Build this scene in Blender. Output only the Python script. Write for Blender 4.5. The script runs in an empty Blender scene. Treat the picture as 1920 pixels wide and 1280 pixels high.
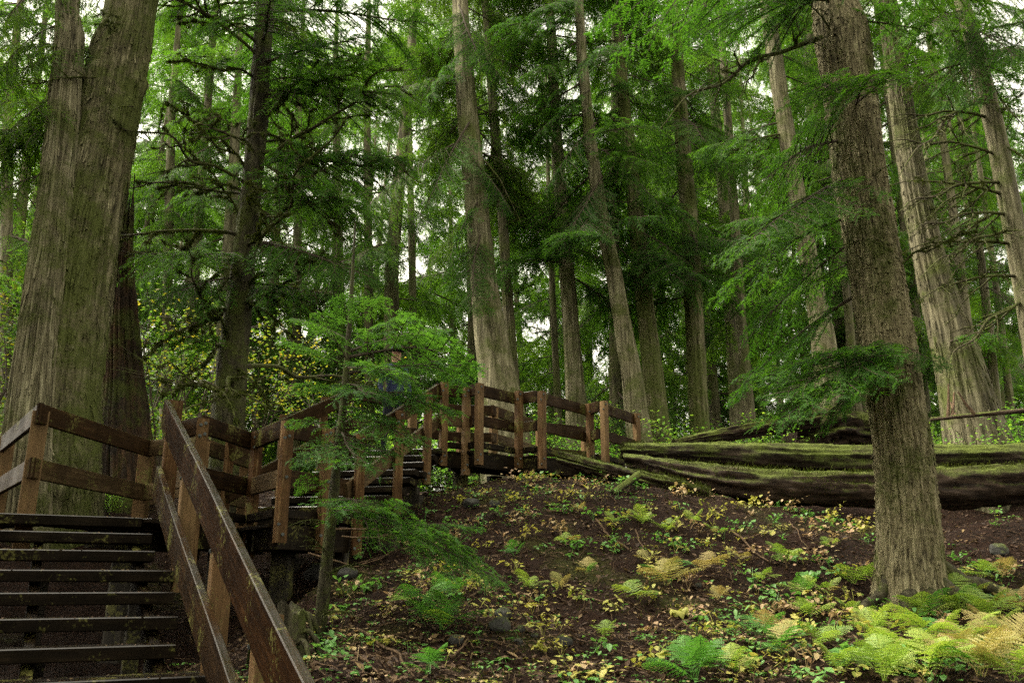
import bpy, math, random
import numpy as np
from mathutils import Vector, Matrix, Quaternion

random.seed(7); rng = np.random.default_rng(7)
SC = bpy.context.scene; COL = SC.collection
EYE = 1.6; FPX = 1625.0; PITCH = math.radians(15.7)

# ---------------------------------------------------------------- camera, sky, sun, exposure
cam = bpy.data.cameras.new('camera'); camo = bpy.data.objects.new('camera', cam); COL.objects.link(camo)
cam.sensor_width = 36.0; cam.lens = 36.0 * FPX / 1920.0; cam.clip_end = 1000.0; cam.clip_start = 0.05
camo.location = (0, 0, EYE); camo.rotation_euler = (math.radians(90) + PITCH, 0, 0)
SC.camera = camo
SUN_EL = math.radians(58); SUN_AZ = math.radians(-78)      # azimuth measured from +Y (view direction) towards +X
w = bpy.data.worlds.new('World'); SC.world = w; w.use_nodes = True
nt = w.node_tree; nt.nodes.clear()
sky = nt.nodes.new('ShaderNodeTexSky'); sky.sky_type = 'NISHITA'; sky.sun_disc = False
sky.sun_elevation = SUN_EL; sky.sun_rotation = SUN_AZ
sky.air_density = 1.0; sky.dust_density = 3.0; sky.ozone_density = 1.0
hs = nt.nodes.new('ShaderNodeHueSaturation'); hs.inputs['Saturation'].default_value = 0.05; hs.inputs['Value'].default_value = 1.0
tint = nt.nodes.new('ShaderNodeMix'); tint.data_type = 'RGBA'; tint.blend_type = 'MULTIPLY'; tint.inputs[0].default_value = 1.0; tint.inputs[7].default_value = (1.0, 0.935, 0.77, 1)   # warm white overcast
bg = nt.nodes.new('ShaderNodeBackground'); bg.inputs['Strength'].default_value = 0.15
wo = nt.nodes.new('ShaderNodeOutputWorld')
nt.links.new(sky.outputs[0], hs.inputs['Color']); nt.links.new(hs.outputs[0], tint.inputs[6]); nt.links.new(tint.outputs[2], bg.inputs[0]); nt.links.new(bg.outputs[0], wo.inputs[0])
sun = bpy.data.lights.new('sun', 'SUN'); sun.energy = 1.4; sun.angle = math.radians(30); sun.color = (1.0, 0.93, 0.8)
suno = bpy.data.objects.new('sun', sun); COL.objects.link(suno)
sd = Vector((math.sin(SUN_AZ) * math.cos(SUN_EL), math.cos(SUN_AZ) * math.cos(SUN_EL), math.sin(SUN_EL)))
suno.rotation_euler = (-sd).to_track_quat('-Z', 'Y').to_euler(); suno.location = (6, -10, 30)
SC.view_settings.view_transform = 'Standard'; SC.view_settings.look = 'None'
SC.view_settings.exposure = 2.55; SC.view_settings.gamma = 1.0
SC.cycles.max_bounces = 7; SC.cycles.diffuse_bounces = 4; SC.cycles.transmission_bounces = 4
SC.cycles.glossy_bounces = 2; SC.cycles.use_denoising = False
SC.cycles.sample_clamp_indirect = 4.0; SC.cycles.caustics_reflective = False; SC.cycles.caustics_refractive = False

# ---------------------------------------------------------------- helpers
def ray(px, py):
    a = (px - 960) / FPX; b = (640 - py) / FPX
    return Vector((a, math.cos(PITCH) - b * math.sin(PITCH), math.sin(PITCH) + b * math.cos(PITCH)))
def P(px, py, D):                      # a place in the world, D metres ahead of the photographer
    d = ray(px, py); q = d * (D / d.y); q.z += EYE; return q
def Pz(px, py, z):
    d = ray(px, py); q = d * ((z - EYE) / d.z); q.z += EYE; return q
def pxw(px_width, D): return px_width / FPX * D * 1.03

def _hash(ix, iy, iz, s):
    h = (ix.astype(np.int64) * 374761393 + iy.astype(np.int64) * 668265263 + iz.astype(np.int64) * 2147483647 + s * 974711) & 0xffffffff
    h = ((h ^ (h >> 13)) * 1274126177) & 0xffffffff
    h = ((h ^ (h >> 16)) * 2246822519) & 0xffffffff
    return ((h ^ (h >> 15)) & 0xffff) / 32767.5 - 1.0
def vnoise(p, s=0):
    i = np.floor(p); f = p - i; u = f * f * (3 - 2 * f); i = i.astype(np.int64)
    x, y, z = i[..., 0], i[..., 1], i[..., 2]; r = 0
    for dx in (0, 1):
        wx = u[..., 0] if dx else 1 - u[..., 0]
        for dy in (0, 1):
            wy = u[..., 1] if dy else 1 - u[..., 1]
            for dz in (0, 1):
                wz = u[..., 2] if dz else 1 - u[..., 2]
                r = r + wx * wy * wz * _hash(x + dx, y + dy, z + dz, s)
    return r
def fbm(p, o=4, s=0):
    r = 0; a = 1.0; t = 0
    for k in range(o): r = r + a * vnoise(p * 2 ** k, s + k * 17); t += a; a *= 0.5
    return r / t

def mesh_np(name, V, F, mats=(), midx=None, smooth=False):
    V = np.asarray(V, dtype=np.float32); F = np.asarray(F, dtype=np.int32)
    me = bpy.data.meshes.new(name); n, k = F.shape
    me.vertices.add(len(V)); me.vertices.foreach_set('co', V.ravel())
    me.loops.add(n * k); me.loops.foreach_set('vertex_index', F.ravel())
    me.polygons.add(n); me.polygons.foreach_set('loop_start', np.arange(0, n * k, k, dtype=np.int32))
    me.polygons.foreach_set('loop_total', np.full(n, k, dtype=np.int32))
    if midx is not None: me.polygons.foreach_set('material_index', np.asarray(midx, dtype=np.int32))
    me.polygons.foreach_set('use_smooth', np.full(n, bool(smooth)))
    for m in mats: me.materials.append(m)
    me.update(calc_edges=True); me.validate(); return me
def link(name, data, parent=None, mat=None, **props):
    o = bpy.data.objects.new(name, data); COL.objects.link(o)
    if mat is not None and data is not None and not data.materials: data.materials.append(mat)
    if parent is not None: o.parent = parent
    for k, v in props.items(): o[k] = v
    return o
def thing(name, label, cat, loc=(0, 0, 0), group=None):
    o = bpy.data.objects.new(name, None); COL.objects.link(o); o.location = loc; o.empty_display_size = 0.2
    o['label'] = label; o['category'] = cat
    if group: o['group'] = group
    return o
def tag(o, label, cat, group=None):
    o['label'] = label; o['category'] = cat
    if group: o['group'] = group
    return o

class Acc:                              # collects triangles
    def __init__(s): s.V = []; s.F = []; s.M = []; s.n = 0
    def add(s, V, F, m=0):
        V = np.asarray(V, float).reshape(-1, 3); F = np.asarray(F, int)
        if F.shape[1] == 4: F = np.concatenate([F[:, [0, 1, 2]], F[:, [0, 2, 3]]])
        s.V.append(V); s.F.append(F + s.n); s.M.append(np.full(len(F), m)); s.n += len(V)
    def tube(s, pts, rad, seg=5, m=0, cap=True):
        pts = np.asarray(pts, float); rad = np.asarray(rad, float); n = len(pts)
        t = np.gradient(pts, axis=0); t /= np.linalg.norm(t, axis=1)[:, None] + 1e-9
        ref = np.array([0, 0, 1.0]) if abs(t[0, 2]) < 0.9 else np.array([1.0, 0, 0])
        a = np.cross(t, ref); a /= np.linalg.norm(a, axis=1)[:, None] + 1e-9; b = np.cross(t, a)
        th = np.linspace(0, 2 * np.pi, seg, endpoint=False)
        V = pts[:, None] + rad[:, None, None] * (np.cos(th)[None, :, None] * a[:, None] + np.sin(th)[None, :, None] * b[:, None])
        i = np.arange(n - 1)[:, None] * seg; j = np.arange(seg)[None]; j2 = (j + 1) % seg
        F = np.stack([i + j, i + j2, i + seg + j2, i + seg + j], -1).reshape(-1, 4)
        s.add(V.reshape(-1, 3), F, m)
        if cap:
            for k in (0, n - 1):
                c = np.concatenate([V[k], pts[k][None]]); jj = np.arange(seg)
                s.add(c, np.stack([jj, (jj + 1) % seg, np.full(seg, seg)], -1), m)
    def mesh(s, name, mats, smooth=False):
        return mesh_np(name, np.concatenate(s.V), np.concatenate(s.F), mats, np.concatenate(s.M), smooth)

# ---------------------------------------------------------------- materials
class G:
    def __init__(s, name):
        s.m = bpy.data.materials.new(name); s.m.use_nodes = True; s.t = s.m.node_tree; s.t.nodes.clear()
        s.out = s.t.nodes.new('ShaderNodeOutputMaterial')
    def n(s, ty, ins=None, **kw):
        d = s.t.nodes.new('ShaderNode' + ty)
        for k, v in kw.items(): setattr(d, k, v)
        for k, v in (ins or {}).items():
            if isinstance(v, bpy.types.NodeSocket): s.t.links.new(v, d.inputs[k])
            else: d.inputs[k].default_value = v
        return d
    def noise(s, vec, scale, detail=6, rough=0.6, dist=0.0):
        return s.n('TexNoise', {'Vector': vec, 'Scale': scale, 'Detail': detail, 'Roughness': rough, 'Distortion': dist}).outputs['Fac']
    def map(s, vec, sc, loc=(0, 0, 0)): return s.n('Mapping', {'Vector': vec, 'Scale': sc, 'Location': loc}).outputs[0]
    def ramp(s, fac, stops, interp='LINEAR'):
        d = s.n('ValToRGB', {'Fac': fac}); cr = d.color_ramp; cr.interpolation = interp
        while len(cr.elements) < len(stops): cr.elements.new(0.5)
        for e, (p, c) in zip(cr.elements, stops):
            e.position = p; e.color = (*c, 1) if isinstance(c, (tuple, list)) else (c, c, c, 1)
        return d.outputs[0]
    def mix(s, fac, a, b, blend='MIX'):
        d = s.n('Mix', data_type='RGBA', blend_type=blend)
        for i, v in ((0, fac), (6, a), (7, b)):
            if isinstance(v, bpy.types.NodeSocket): s.t.links.new(v, d.inputs[i])
            else: d.inputs[i].default_value = (*v, 1) if isinstance(v, (tuple, list)) else v
        return d.outputs[2]
    def math(s, op, a, b=0.0):
        d = s.n('Math', operation=op)
        for i, v in ((0, a), (1, b)):
            if isinstance(v, bpy.types.NodeSocket): s.t.links.new(v, d.inputs[i])
            else: d.inputs[i].default_value = v
        return d.outputs[0]
    def bump(s, h, strength=0.5, dist=0.02): return s.n('Bump', {'Height': h, 'Strength': strength, 'Distance': dist}).outputs[0]
    def done(s, color, rough=0.8, normal=None, spec=0.3, trans=None, tw=0.4):
        b = s.n('BsdfPrincipled', {'Base Color': color if isinstance(color, bpy.types.NodeSocket) else (*color, 1), 'Roughness': rough, 'Specular IOR Level': spec})
        if normal is not None: s.t.links.new(normal, b.inputs['Normal'])
        o = b.outputs[0]
        if trans is not None:
            tr = s.n('BsdfTranslucent', {'Color': trans}); mx = s.n('MixShader', {0: tw, 1: o, 2: tr.outputs[0]}); o = mx.outputs[0]
        s.t.links.new(o, s.out.inputs[0]); return s.m

MOSS_A, MOSS_B = (0.035, 0.05, 0.008), (0.10, 0.12, 0.02)
def bark(name, dark, mid, light, sxy=9, sz=0.7, moss=0.45, moss_scale=1.1, lichen=0.0, bump=0.7):
    g = G(name); tc = g.n('TexCoord').outputs['Object']
    v = g.map(tc, (sxy, sxy, sz)); n1 = g.noise(v, 1.0, 8, 0.62, 0.4)
    n2 = g.noise(g.map(tc, (sxy * 3.2, sxy * 3.2, sz * 5)), 1.0, 6, 0.65)
    n3 = g.noise(tc, 1.6, 4, 0.6)
    h = g.math('ADD', n1, g.math('MULTIPLY', n2, 0.45))
    c = g.ramp(h, [(0.58, dark), (0.73, mid), (0.92, light)])
    c = g.mix(g.ramp(n3, [(0.35, 0.0), (0.7, 0.55)]), c, tuple(0.5 * (a + b) * k for a, b, k in zip(dark, light, (1.02, 0.97, 0.85))))
    mn = g.noise(tc, moss_scale, 5, 0.7, 0.3); mf = g.noise(tc, 38, 4, 0.7)
    mm = g.ramp(g.math('ADD', mn, g.math('MULTIPLY', mf, 0.25)), [(0.80 - 0.34 * moss, 0.0), (0.93 - 0.34 * moss, 0.85)])
    c = g.mix(mm, c, g.mix(mf, MOSS_A, MOSS_B))
    if lichen:
        ln = g.noise(tc, 26, 3, 0.5); c = g.mix(g.ramp(ln, [(0.64, 0.0), (0.74, lichen * .7)]), c, (0.16, 0.17, 0.10))
    return g.done(c, g.ramp(n2, [(0.3, 0.65), (0.7, 0.95)]), g.bump(g.math('ADD', h, g.math('MULTIPLY', mm, 0.15)), bump, 0.035), 0.2)

def wood(name, dark, mid, light, rough=(0.32, 0.6), moss=0.0, spec=0.5, gain=0.25, wet_top=False):
    g = G(name); tc = g.n('TexCoord').outputs['Object']; rnd = g.n('ObjectInfo').outputs['Random']
    off = g.n('VectorMath', {0: tc, 1: g.n('CombineXYZ', {0: g.math('MULTIPLY', rnd, 31.0), 1: g.math('MULTIPLY', rnd, 17.0), 2: 0.0}).outputs[0]}, operation='ADD').outputs[0]
    n1 = g.noise(g.map(off, (1.3, 26, 26)), 1.0, 7, 0.65, 0.5)
    n2 = g.noise(g.map(off, (5, 120, 120)), 1.0, 4, 0.6)
    n3 = g.noise(off, 3.2, 5, 0.65)
    h = g.math('ADD', g.math('MULTIPLY', n1, 0.7), g.math('MULTIPLY', n2, 0.3))
    c = g.ramp(h, [(0.33, dark), (0.52, mid), (0.72, light)])
    c = g.mix(g.ramp(n3, [(0.36, 0.0), (0.66, 0.75)]), c, tuple(x * 0.55 for x in dark))
    c = g.mix(g.math('MULTIPLY', rnd, gain), c, tuple(x * 1.15 for x in light))
    if moss:
        mf = g.noise(off, 34, 4, 0.65); mn = g.noise(off, 2.4, 4, 0.6)
        mm = g.ramp(g.math('ADD', mn, g.math('MULTIPLY', mf, 0.6)), [(0.98 - 0.3 * moss, 0.0), (1.08 - 0.3 * moss, 0.8)])
        c = g.mix(mm, c, g.mix(mf, (0.05, 0.055, 0.01), (0.17, 0.16, 0.05)))
    if wet_top:                                              # rain lies on the upward faces only
        nz = g.n('SeparateXYZ', {0: g.n('NewGeometry').outputs['Normal']}).outputs[2]; wt = g.ramp(nz, [(0.45, 0.0), (0.75, 1.0)])
        ro = g.mix(wt, g.ramp(n3, [(0.3, rough[0]), (0.7, rough[1])]), g.ramp(n3, [(0.3, 0.12), (0.7, 0.34)]))
        return g.done(c, ro, g.bump(h, 0.35, 0.008), g.ramp(nz, [(0.45, spec), (0.75, 0.6)]))
    return g.done(c, g.ramp(n3, [(0.3, rough[0]), (0.7, rough[1])]), g.bump(h, 0.35, 0.008), spec)

def leafmat(name, cols, tw=0.45, rough=0.6, spec=0.12, tgain=(2.0, 2.1, 0.7), island=0.55):
    g = G(name); rnd = g.n('ObjectInfo').outputs['Random']; isl = g.n('NewGeometry').outputs['Random Per Island']
    f = g.math('ADD', g.math('MULTIPLY', isl, island), g.math('MULTIPLY', rnd, 1 - island))
    c = g.ramp(f, [(i / (len(cols) - 1), k) for i, k in enumerate(cols)])
    t = g.mix(1.0, c, tgain, 'MULTIPLY')
    return g.done(c, rough, None, spec, t, tw)

M = {}
M['cedar'] = bark('cedar_bark', (0.018, 0.016, 0.009), (0.115, 0.104, 0.055), (0.30, 0.275, 0.165), 18, 2.0, 0.80, 1.4, 0.7, 1.0)
M['cedar_pale'] = bark('pale_cedar_bark', (0.028, 0.024, 0.014), (0.165, 0.148, 0.088), (0.37, 0.345, 0.225), 15, 0.8, 0.55, 1.2, 0.3, 1.0)
M['conifer'] = bark('furrowed_bark', (0.032, 0.026, 0.015), (0.21, 0.18, 0.105), (0.43, 0.385, 0.24), 24, 3.2, 0.56, 1.3, 0.4, 1.0)
M['burnt'] = bark('charred_bark', (0.006, 0.005, 0.004), (0.025, 0.018, 0.012), (0.10, 0.055, 0.03), 6, 0.6, 0.55, 1.3)
M['mossbark'] = bark('mossy_bark', (0.008, 0.007, 0.004), (0.035, 0.03, 0.017), (0.10, 0.09, 0.055), 14, 2.5, 0.62, 1.6, 0.3)
M['farbark'] = bark('far_bark', (0.022, 0.019, 0.011), (0.105, 0.094, 0.055), (0.24, 0.22, 0.14), 12, 1.2, 0.55, 0.8)
M['rail'] = wood('wet_dark_rail', (0.006, 0.0028, 0.001), (0.024, 0.012, 0.0045), (0.075, 0.042, 0.018), (0.5, 0.7), 0.3, 0.05, 0.15, True)
M['stair_rail'] = wood('wet_stair_rail', (0.006, 0.0025, 0.0008), (0.021, 0.009, 0.003), (0.06, 0.027, 0.009), (0.6, 0.8), 0.3, 0.02, 0.08, True)
M['post'] = wood('weathered_post', (0.024, 0.009, 0.003), (0.105, 0.050, 0.017), (0.36, 0.25, 0.125), (0.5, 0.75), 0.2, 0.10)
M['tread'] = wood('dark_tread', (0.004, 0.0027, 0.0014), (0.012, 0.008, 0.0042), (0.032, 0.021, 0.011), (0.5, 0.7), 0.35, 0.06, 0.05, True)
M['lit_rail'] = wood('lit_brown_rail', (0.018, 0.010, 0.004), (0.068, 0.043, 0.020), (0.18, 0.125, 0.066), (0.5, 0.7), 0.35, 0.08, 0.25, True)  # paler rail copy for camera-facing boards; their brighter lighting is put into the colour
M['pier'] = wood('pier_wood', (0.01, 0.008, 0.006), (0.03, 0.025, 0.018), (0.065, 0.055, 0.04), (0.6, 0.8), 0.5, 0.2)
M['bolt'] = G('galvanised_bolt').done((0.07, 0.08, 0.08), 0.45, None, 0.4)
M['hemlock'] = leafmat('hemlock_needles', [(0.012, 0.038, 0.009), (0.030, 0.082, 0.014), (0.050, 0.122, 0.018), (0.088, 0.17, 0.026)])
M['cedarleaf'] = leafmat('cedar_sprays', [(0.016, 0.038, 0.007), (0.038, 0.084, 0.012), (0.068, 0.13, 0.018), (0.11, 0.175, 0.024)])
M['hemlock_young'] = leafmat('young_hemlock_needles', [(0.024, 0.066, 0.018), (0.045, 0.112, 0.027), (0.072, 0.162, 0.036), (0.11, 0.22, 0.047)])
M['farleaf'] = leafmat('far_needles', [(0.016, 0.044, 0.010), (0.036, 0.088, 0.015), (0.062, 0.130, 0.020), (0.105, 0.175, 0.026)], 0.5)
M['rustleaf'] = leafmat('rusty_sprays', [(0.05, 0.05, 0.012), (0.12, 0.085, 0.015), (0.22, 0.09, 0.018), (0.30, 0.12, 0.025)])
M['maple'] = leafmat('maple_leaves', [(0.05, 0.12, 0.02), (0.08, 0.17, 0.025), (0.12, 0.19, 0.026), (0.34, 0.27, 0.03)], 0.5, 0.5, 0.3, (1.4, 1.4, 0.8), 0.75)
M['lime'] = leafmat('lime_leaves', [(0.06, 0.16, 0.03), (0.11, 0.26, 0.04), (0.20, 0.36, 0.05), (0.32, 0.42, 0.06)], 0.5, 0.5, 0.3, (1.4, 1.5, 0.8), 0.7)
M['fern_green'] = leafmat('green_fern', [(0.05, 0.15, 0.03), (0.09, 0.24, 0.04), (0.14, 0.32, 0.05)], 0.4, 0.5, 0.3, (1.3, 1.4, 0.7), 0.5)
M['fern_lime'] = leafmat('lime_fern', [(0.14, 0.25, 0.04), (0.24, 0.35, 0.055), (0.38, 0.43, 0.08)], 0.4, 0.5, 0.3, (1.2, 1.3, 0.7), 0.5)
M['fern_tan'] = leafmat('tan_fern', [(0.22, 0.24, 0.06), (0.36, 0.32, 0.11), (0.40, 0.28, 0.14)], 0.35, 0.6, 0.2, (1.2, 1.1, 0.7), 0.4)
M['herb_green'] = leafmat('herb_green', [(0.06, 0.17, 0.04), (0.12, 0.28, 0.06), (0.20, 0.36, 0.10)], 0.35, 0.45, 0.4, (1.2, 1.3, 0.7))
M['herb_yellow'] = leafmat('herb_yellow', [(0.22, 0.28, 0.05), (0.38, 0.38, 0.09), (0.50, 0.42, 0.12)], 0.35, 0.5, 0.3, (1.2, 1.2, 0.7))
M['herb_tan'] = leafmat('herb_tan', [(0.30, 0.24, 0.10), (0.42, 0.32, 0.17), (0.46, 0.28, 0.19)], 0.3, 0.6, 0.2, (1.1, 1.0, 0.8))
M['twig'] = G('twig_wood').done((0.055, 0.04, 0.026), 0.8)
M['stick'] = bark('stick_bark', (0.03, 0.02, 0.012), (0.09, 0.055, 0.03), (0.17, 0.11, 0.065), 30, 4, 0.25, 3)
M['mossy_limb'] = bark('mossy_limb', (0.015, 0.012, 0.008), (0.05, 0.04, 0.024), (0.10, 0.085, 0.05), 25, 6, 0.75, 4)
M['moss'] = leafmat('hanging_moss', [(0.018, 0.024, 0.006), (0.034, 0.046, 0.008), (0.065, 0.078, 0.012)], 0.3, 0.9, 0.1, (1.3, 1.3, 0.6))
M['litter'] = leafmat('leaf_litter', [(0.03, 0.018, 0.011), (0.045, 0.026, 0.015), (0.06, 0.034, 0.02), (0.09, 0.05, 0.028), (0.11, 0.066, 0.034), (0.22, 0.15, 0.065)], 0.15, 0.7, 0.3, (1, 1, 0.8), 1.0)
def soil():
    g = G('forest_soil'); tc = g.n('TexCoord').outputs['Object']
    n1 = g.noise(tc, 2.2, 7, 0.68, 0.3); n2 = g.noise(tc, 22, 6, 0.7); n3 = g.noise(tc, 0.9, 4, 0.6)
    c = g.ramp(n2, [(0.34, (0.004, 0.0025, 0.0016)), (0.52, (0.018, 0.0085, 0.0045)), (0.72, (0.055, 0.028, 0.015))])
    c = g.mix(g.ramp(n1, [(0.4, 0.0), (0.65, 0.6)]), c, (0.028, 0.012, 0.007))
    c = g.mix(g.ramp(g.math('ADD', n3, g.math('MULTIPLY', n2, 0.3)), [(0.74, 0.0), (0.9, 0.6)]), c, g.mix(n2, MOSS_A, MOSS_B))
    return g.done(c, 0.9, g.bump(g.math('ADD', n1, n2), 1.0, 0.09), 0.12)
M['soil'] = soil()
def topmoss(name, dark, mid, light, sx=(1.2, 14, 14), m0=0.2, m1=0.75):
    g = G(name); tc = g.n('TexCoord').outputs['Object']
    n1 = g.noise(g.map(tc, sx), 1.0, 8, 0.65, 0.3); n2 = g.noise(tc, 30, 4, 0.7); n3 = g.noise(tc, 1.9, 5, 0.65)
    c = g.ramp(n1, [(0.3, dark), (0.52, mid), (0.78, light)])
    nz = g.n('SeparateXYZ', {0: g.n('NewGeometry').outputs['Normal']}).outputs[2]
    f = g.math('ADD', g.math('MULTIPLY', nz, 0.32), g.math('ADD', g.math('MULTIPLY', n3, 1.0), g.math('MULTIPLY', n2, 0.3)))
    mm = g.ramp(f, [(m0, 0.0), (m1, 0.95)])
    c = g.mix(mm, c, g.mix(n2, MOSS_A, (0.12, 0.15, 0.022)))
    return g.done(c, 0.85, g.bump(g.math('ADD', n1, g.math('MULTIPLY', g.math('MULTIPLY', mm, n2), 1.2)), 0.8, 0.03), 0.2)
M['log'] = topmoss('mossy_log', (0.004, 0.0026, 0.0016), (0.020, 0.0135, 0.008), (0.09, 0.066, 0.048), m0=0.60, m1=0.90)
M['log_bare'] = topmoss('weathered_log', (0.004, 0.0026, 0.0016), (0.023, 0.0135, 0.008), (0.10, 0.07, 0.05), m0=0.72, m1=1.04)
M['rock'] = topmoss('mossy_rock', (0.018, 0.017, 0.015), (0.045, 0.044, 0.04), (0.10, 0.098, 0.09), (6, 6, 6), 0.80, 1.10)
M['navy'] = G('navy_cloth').done((0.012, 0.018, 0.05), 0.8)
M['dark_cloth'] = G('dark_trousers').done((0.012, 0.014, 0.024), 0.85)
M['skin'] = G('skin').done((0.45, 0.26, 0.18), 0.55)
M['hair'] = G('dark_hair').done((0.02, 0.014, 0.01), 0.6)

# ---------------------------------------------------------------- ground
_ctrl = [P(*a) for a in [(600, 1279, 5.4), (900, 1279, 6.0), (1300, 1279, 6.3), (1900, 1279, 6.3), (700, 1150, 7.8), (1000, 1150, 8.5), (1350, 1150, 8.7),
         (1700, 1135, 9.5), (1920, 1090, 10), (640, 1095, 8.9), (720, 1048, 10.8), (800, 950, 12.6), (870, 925, 13.2), (1000, 895, 14), (1120, 905, 13),
         (1250, 935, 12.5), (1450, 955, 12.6), (1640, 990, 11.9), (1800, 1000, 11.8), (1920, 985, 12), (1000, 1000, 11), (1300, 1025, 10.8), (1550, 1045, 10.6)]]
_ctrl = [tuple(c) for c in _ctrl] + [(0, 0, 0), (0, 3, .05), (-1.2, 4.2, .2), (-2.6, 5.2, .35), (3, 3, .1), (5, 3, .1), (-4, 3, .3), (-5, 11.8, 2.35), (-6.5, 9.6, 2.0), (-8, 10.5, 2.5), (-8, 6, 1.1),
         (-4.3, 9.6, 1.2), (-3.2, 8.6, .75), (-3.2, 11.2, 1.6), (-2.4, 12.6, 2.2), (-5, 14, 3.0), (-1.5, 15.2, 3.1), (0.3, 16, 3.3), (3, 16, 3.1), (6, 15, 3.0), (9, 15, 3.0),
         (-10, 16, 3.2), (0, 22, 3.4), (9, 22, 3.3), (-9, 24, 3.5), (20, 20, 3.0), (-20, 20, 3.4), (7.2, 12.9, 1.6), (5.7, 13.0, 1.9), (8.8, 13.0, 1.7), (0, 40, 3.6), (30, 45, 3.6), (-30, 45, 3.8), (0, -20, -.4), (25, 0, .2), (-25, 0, .5),
         (0, 90, 4), (80, 90, 4), (-80, 90, 4), (60, -40, 0), (-60, -40, 0), (300, 300, 4), (-300, 300, 4), (300, -300, 0), (-300, -300, 0)]
_C = np.array(_ctrl); _n = len(_C)
_A = np.zeros((_n + 1, _n + 1)); _r = np.hypot(_C[:, None, 0] - _C[None, :, 0], _C[:, None, 1] - _C[None, :, 1])
_A[:_n, :_n] = np.sqrt(_r ** 2 + 0.16) ; _A[:_n, _n] = 1; _A[_n, :_n] = 1
_W = np.linalg.solve(_A + np.diag([1e-6] * _n + [0]), np.append(_C[:, 2], 0))
def gz(x, y):
    x = np.asarray(x, float); y = np.asarray(y, float); z = np.full(x.shape, _W[_n])
    for i in range(_n): z = z + _W[i] * np.sqrt((x - _C[i, 0]) ** 2 + (y - _C[i, 1]) ** 2 + 0.16)
    p = np.stack([x, y, np.zeros_like(x)], -1)
    amp = np.clip((np.hypot(x, y) - 2.5) / 3, 0.15, 1)
    return z + amp * (0.10 * fbm(p * 1.1, 3, 5) + 0.055 * fbm(p * 4.2, 3, 9))
def gzs(x, y): return float(gz(np.array([x]), np.array([y]))[0])
def build_ground():
    xs = np.concatenate([-np.geomspace(300, 9, 26), np.arange(-8.8, 12.01, 0.075), np.geomspace(12.4, 300, 26)])
    ys = np.concatenate([-np.geomspace(300, 3, 22), np.arange(-2, 3.8, 0.4), np.arange(4, 17.01, 0.075), np.geomspace(17.4, 400, 40)])
    X, Y = np.meshgrid(xs, ys); Z = gz(X, Y)
    V = np.stack([X, Y, Z], -1).reshape(-1, 3); nx = len(xs); ny = len(ys)
    i = (np.arange(ny - 1)[:, None] * nx + np.arange(nx - 1)[None]).ravel()
    F = np.stack([i, i + 1, i + nx + 1, i + nx], -1)
    link('ground', mesh_np('ground', V, F, [M['soil']], None, True), kind='structure')
build_ground()

# ---------------------------------------------------------------- timber walkway
def beam_mesh(L, wd, ht, ch=0.006, warp=0.0, seed=0):
    n = max(2, int(L / 0.35) + 1) if warp else 2
    a, b = wd / 2, ht / 2
    sec = np.array([(a - ch, -b), (a, -b + ch), (a, b - ch), (a - ch, b), (-a + ch, b), (-a, b - ch), (-a, -b + ch), (-a + ch, -b)])
    xs = np.linspace(-L / 2, L / 2, n); V = []
    for k, x in enumerate(xs):
        dy, dz = 0, 0
        if warp: dy = warp * math.sin(seed * 1.7 + x * 1.3); dz = warp * math.sin(seed * 2.9 + x * 1.1 + 1)
        V += [(x, s[0] + dy, s[1] + dz) for s in sec]
    i = np.arange(n - 1)[:, None] * 8; j = np.arange(8)[None]; j2 = (j + 1) % 8
    F = [tuple(q) for q in np.stack([i + j, i + j2, i + 8 + j2, i + 8 + j], -1).reshape(-1, 4)]
    me = bpy.data.meshes.new('beam'); me.from_pydata(V, [], F + [tuple(range(7, -1, -1)), tuple(range((n - 1) * 8, n * 8))]); me.update(); return me
_bs = [0]
def beam(name, a, b, wd, ht, parent, mat, up=Vector((0, 0, 1)), ch=0.006, warp=0.0, roll=0.0):
    a = Vector(a); b = Vector(b); d = b - a; L = d.length; x = d.normalized()
    y = up.cross(x)
    if y.length < 1e-4: y = Vector((1, 0, 0))
    y.normalize(); z = x.cross(y); _bs[0] += 1
    o = link(name, beam_mesh(L, wd, ht, ch, warp, _bs[0]), parent, mat)
    m = Matrix((x, y, z)).transposed().to_4x4() @ Matrix.Rotation(roll, 4, 'X'); m.translation = (a + b) / 2 - (parent.location if parent else Vector())
    o.matrix_local = m; MAT[o.name] = m; return o
MAT = {}
def post(top, length, parent, wd=0.135, yaw=0.0, mat='post', bolts=None):
    """square post; bolts = (world direction, distances below the top)"""
    top = Vector(top); b = top - Vector((0, 0, length)); jit = random.uniform(-.008, .008)
    up = Vector((math.cos(yaw), math.sin(yaw), 0))
    o = beam('post', b, top + Vector((jit, jit, 0)), wd, wd, parent, M[mat], up, 0.008)
    if bolts:
        dirn, ds = bolts; dirn = Vector(dirn).normalized(); inv = (Matrix.Translation(parent.location) @ MAT[o.name]).inverted()
        for k, dz in enumerate(ds):
            q = top - Vector((0, 0, dz)) + dirn * (wd / 2) + dirn.cross(Vector((0, 0, 1))) * (0.025 if k % 2 else -0.02)
            ac = Acc(); ac.tube([np.zeros(3), np.array(dirn) * 0.012], [.017, .017], 10); ac.tube([np.array(dirn) * 0.008, np.array(dirn) * 0.018], [.011, .010], 6)
            bo = link('bolt', ac.mesh('bolt', [M['bolt']]), o); bo.matrix_local = inv @ Matrix.Translation(q)
    return o

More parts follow.
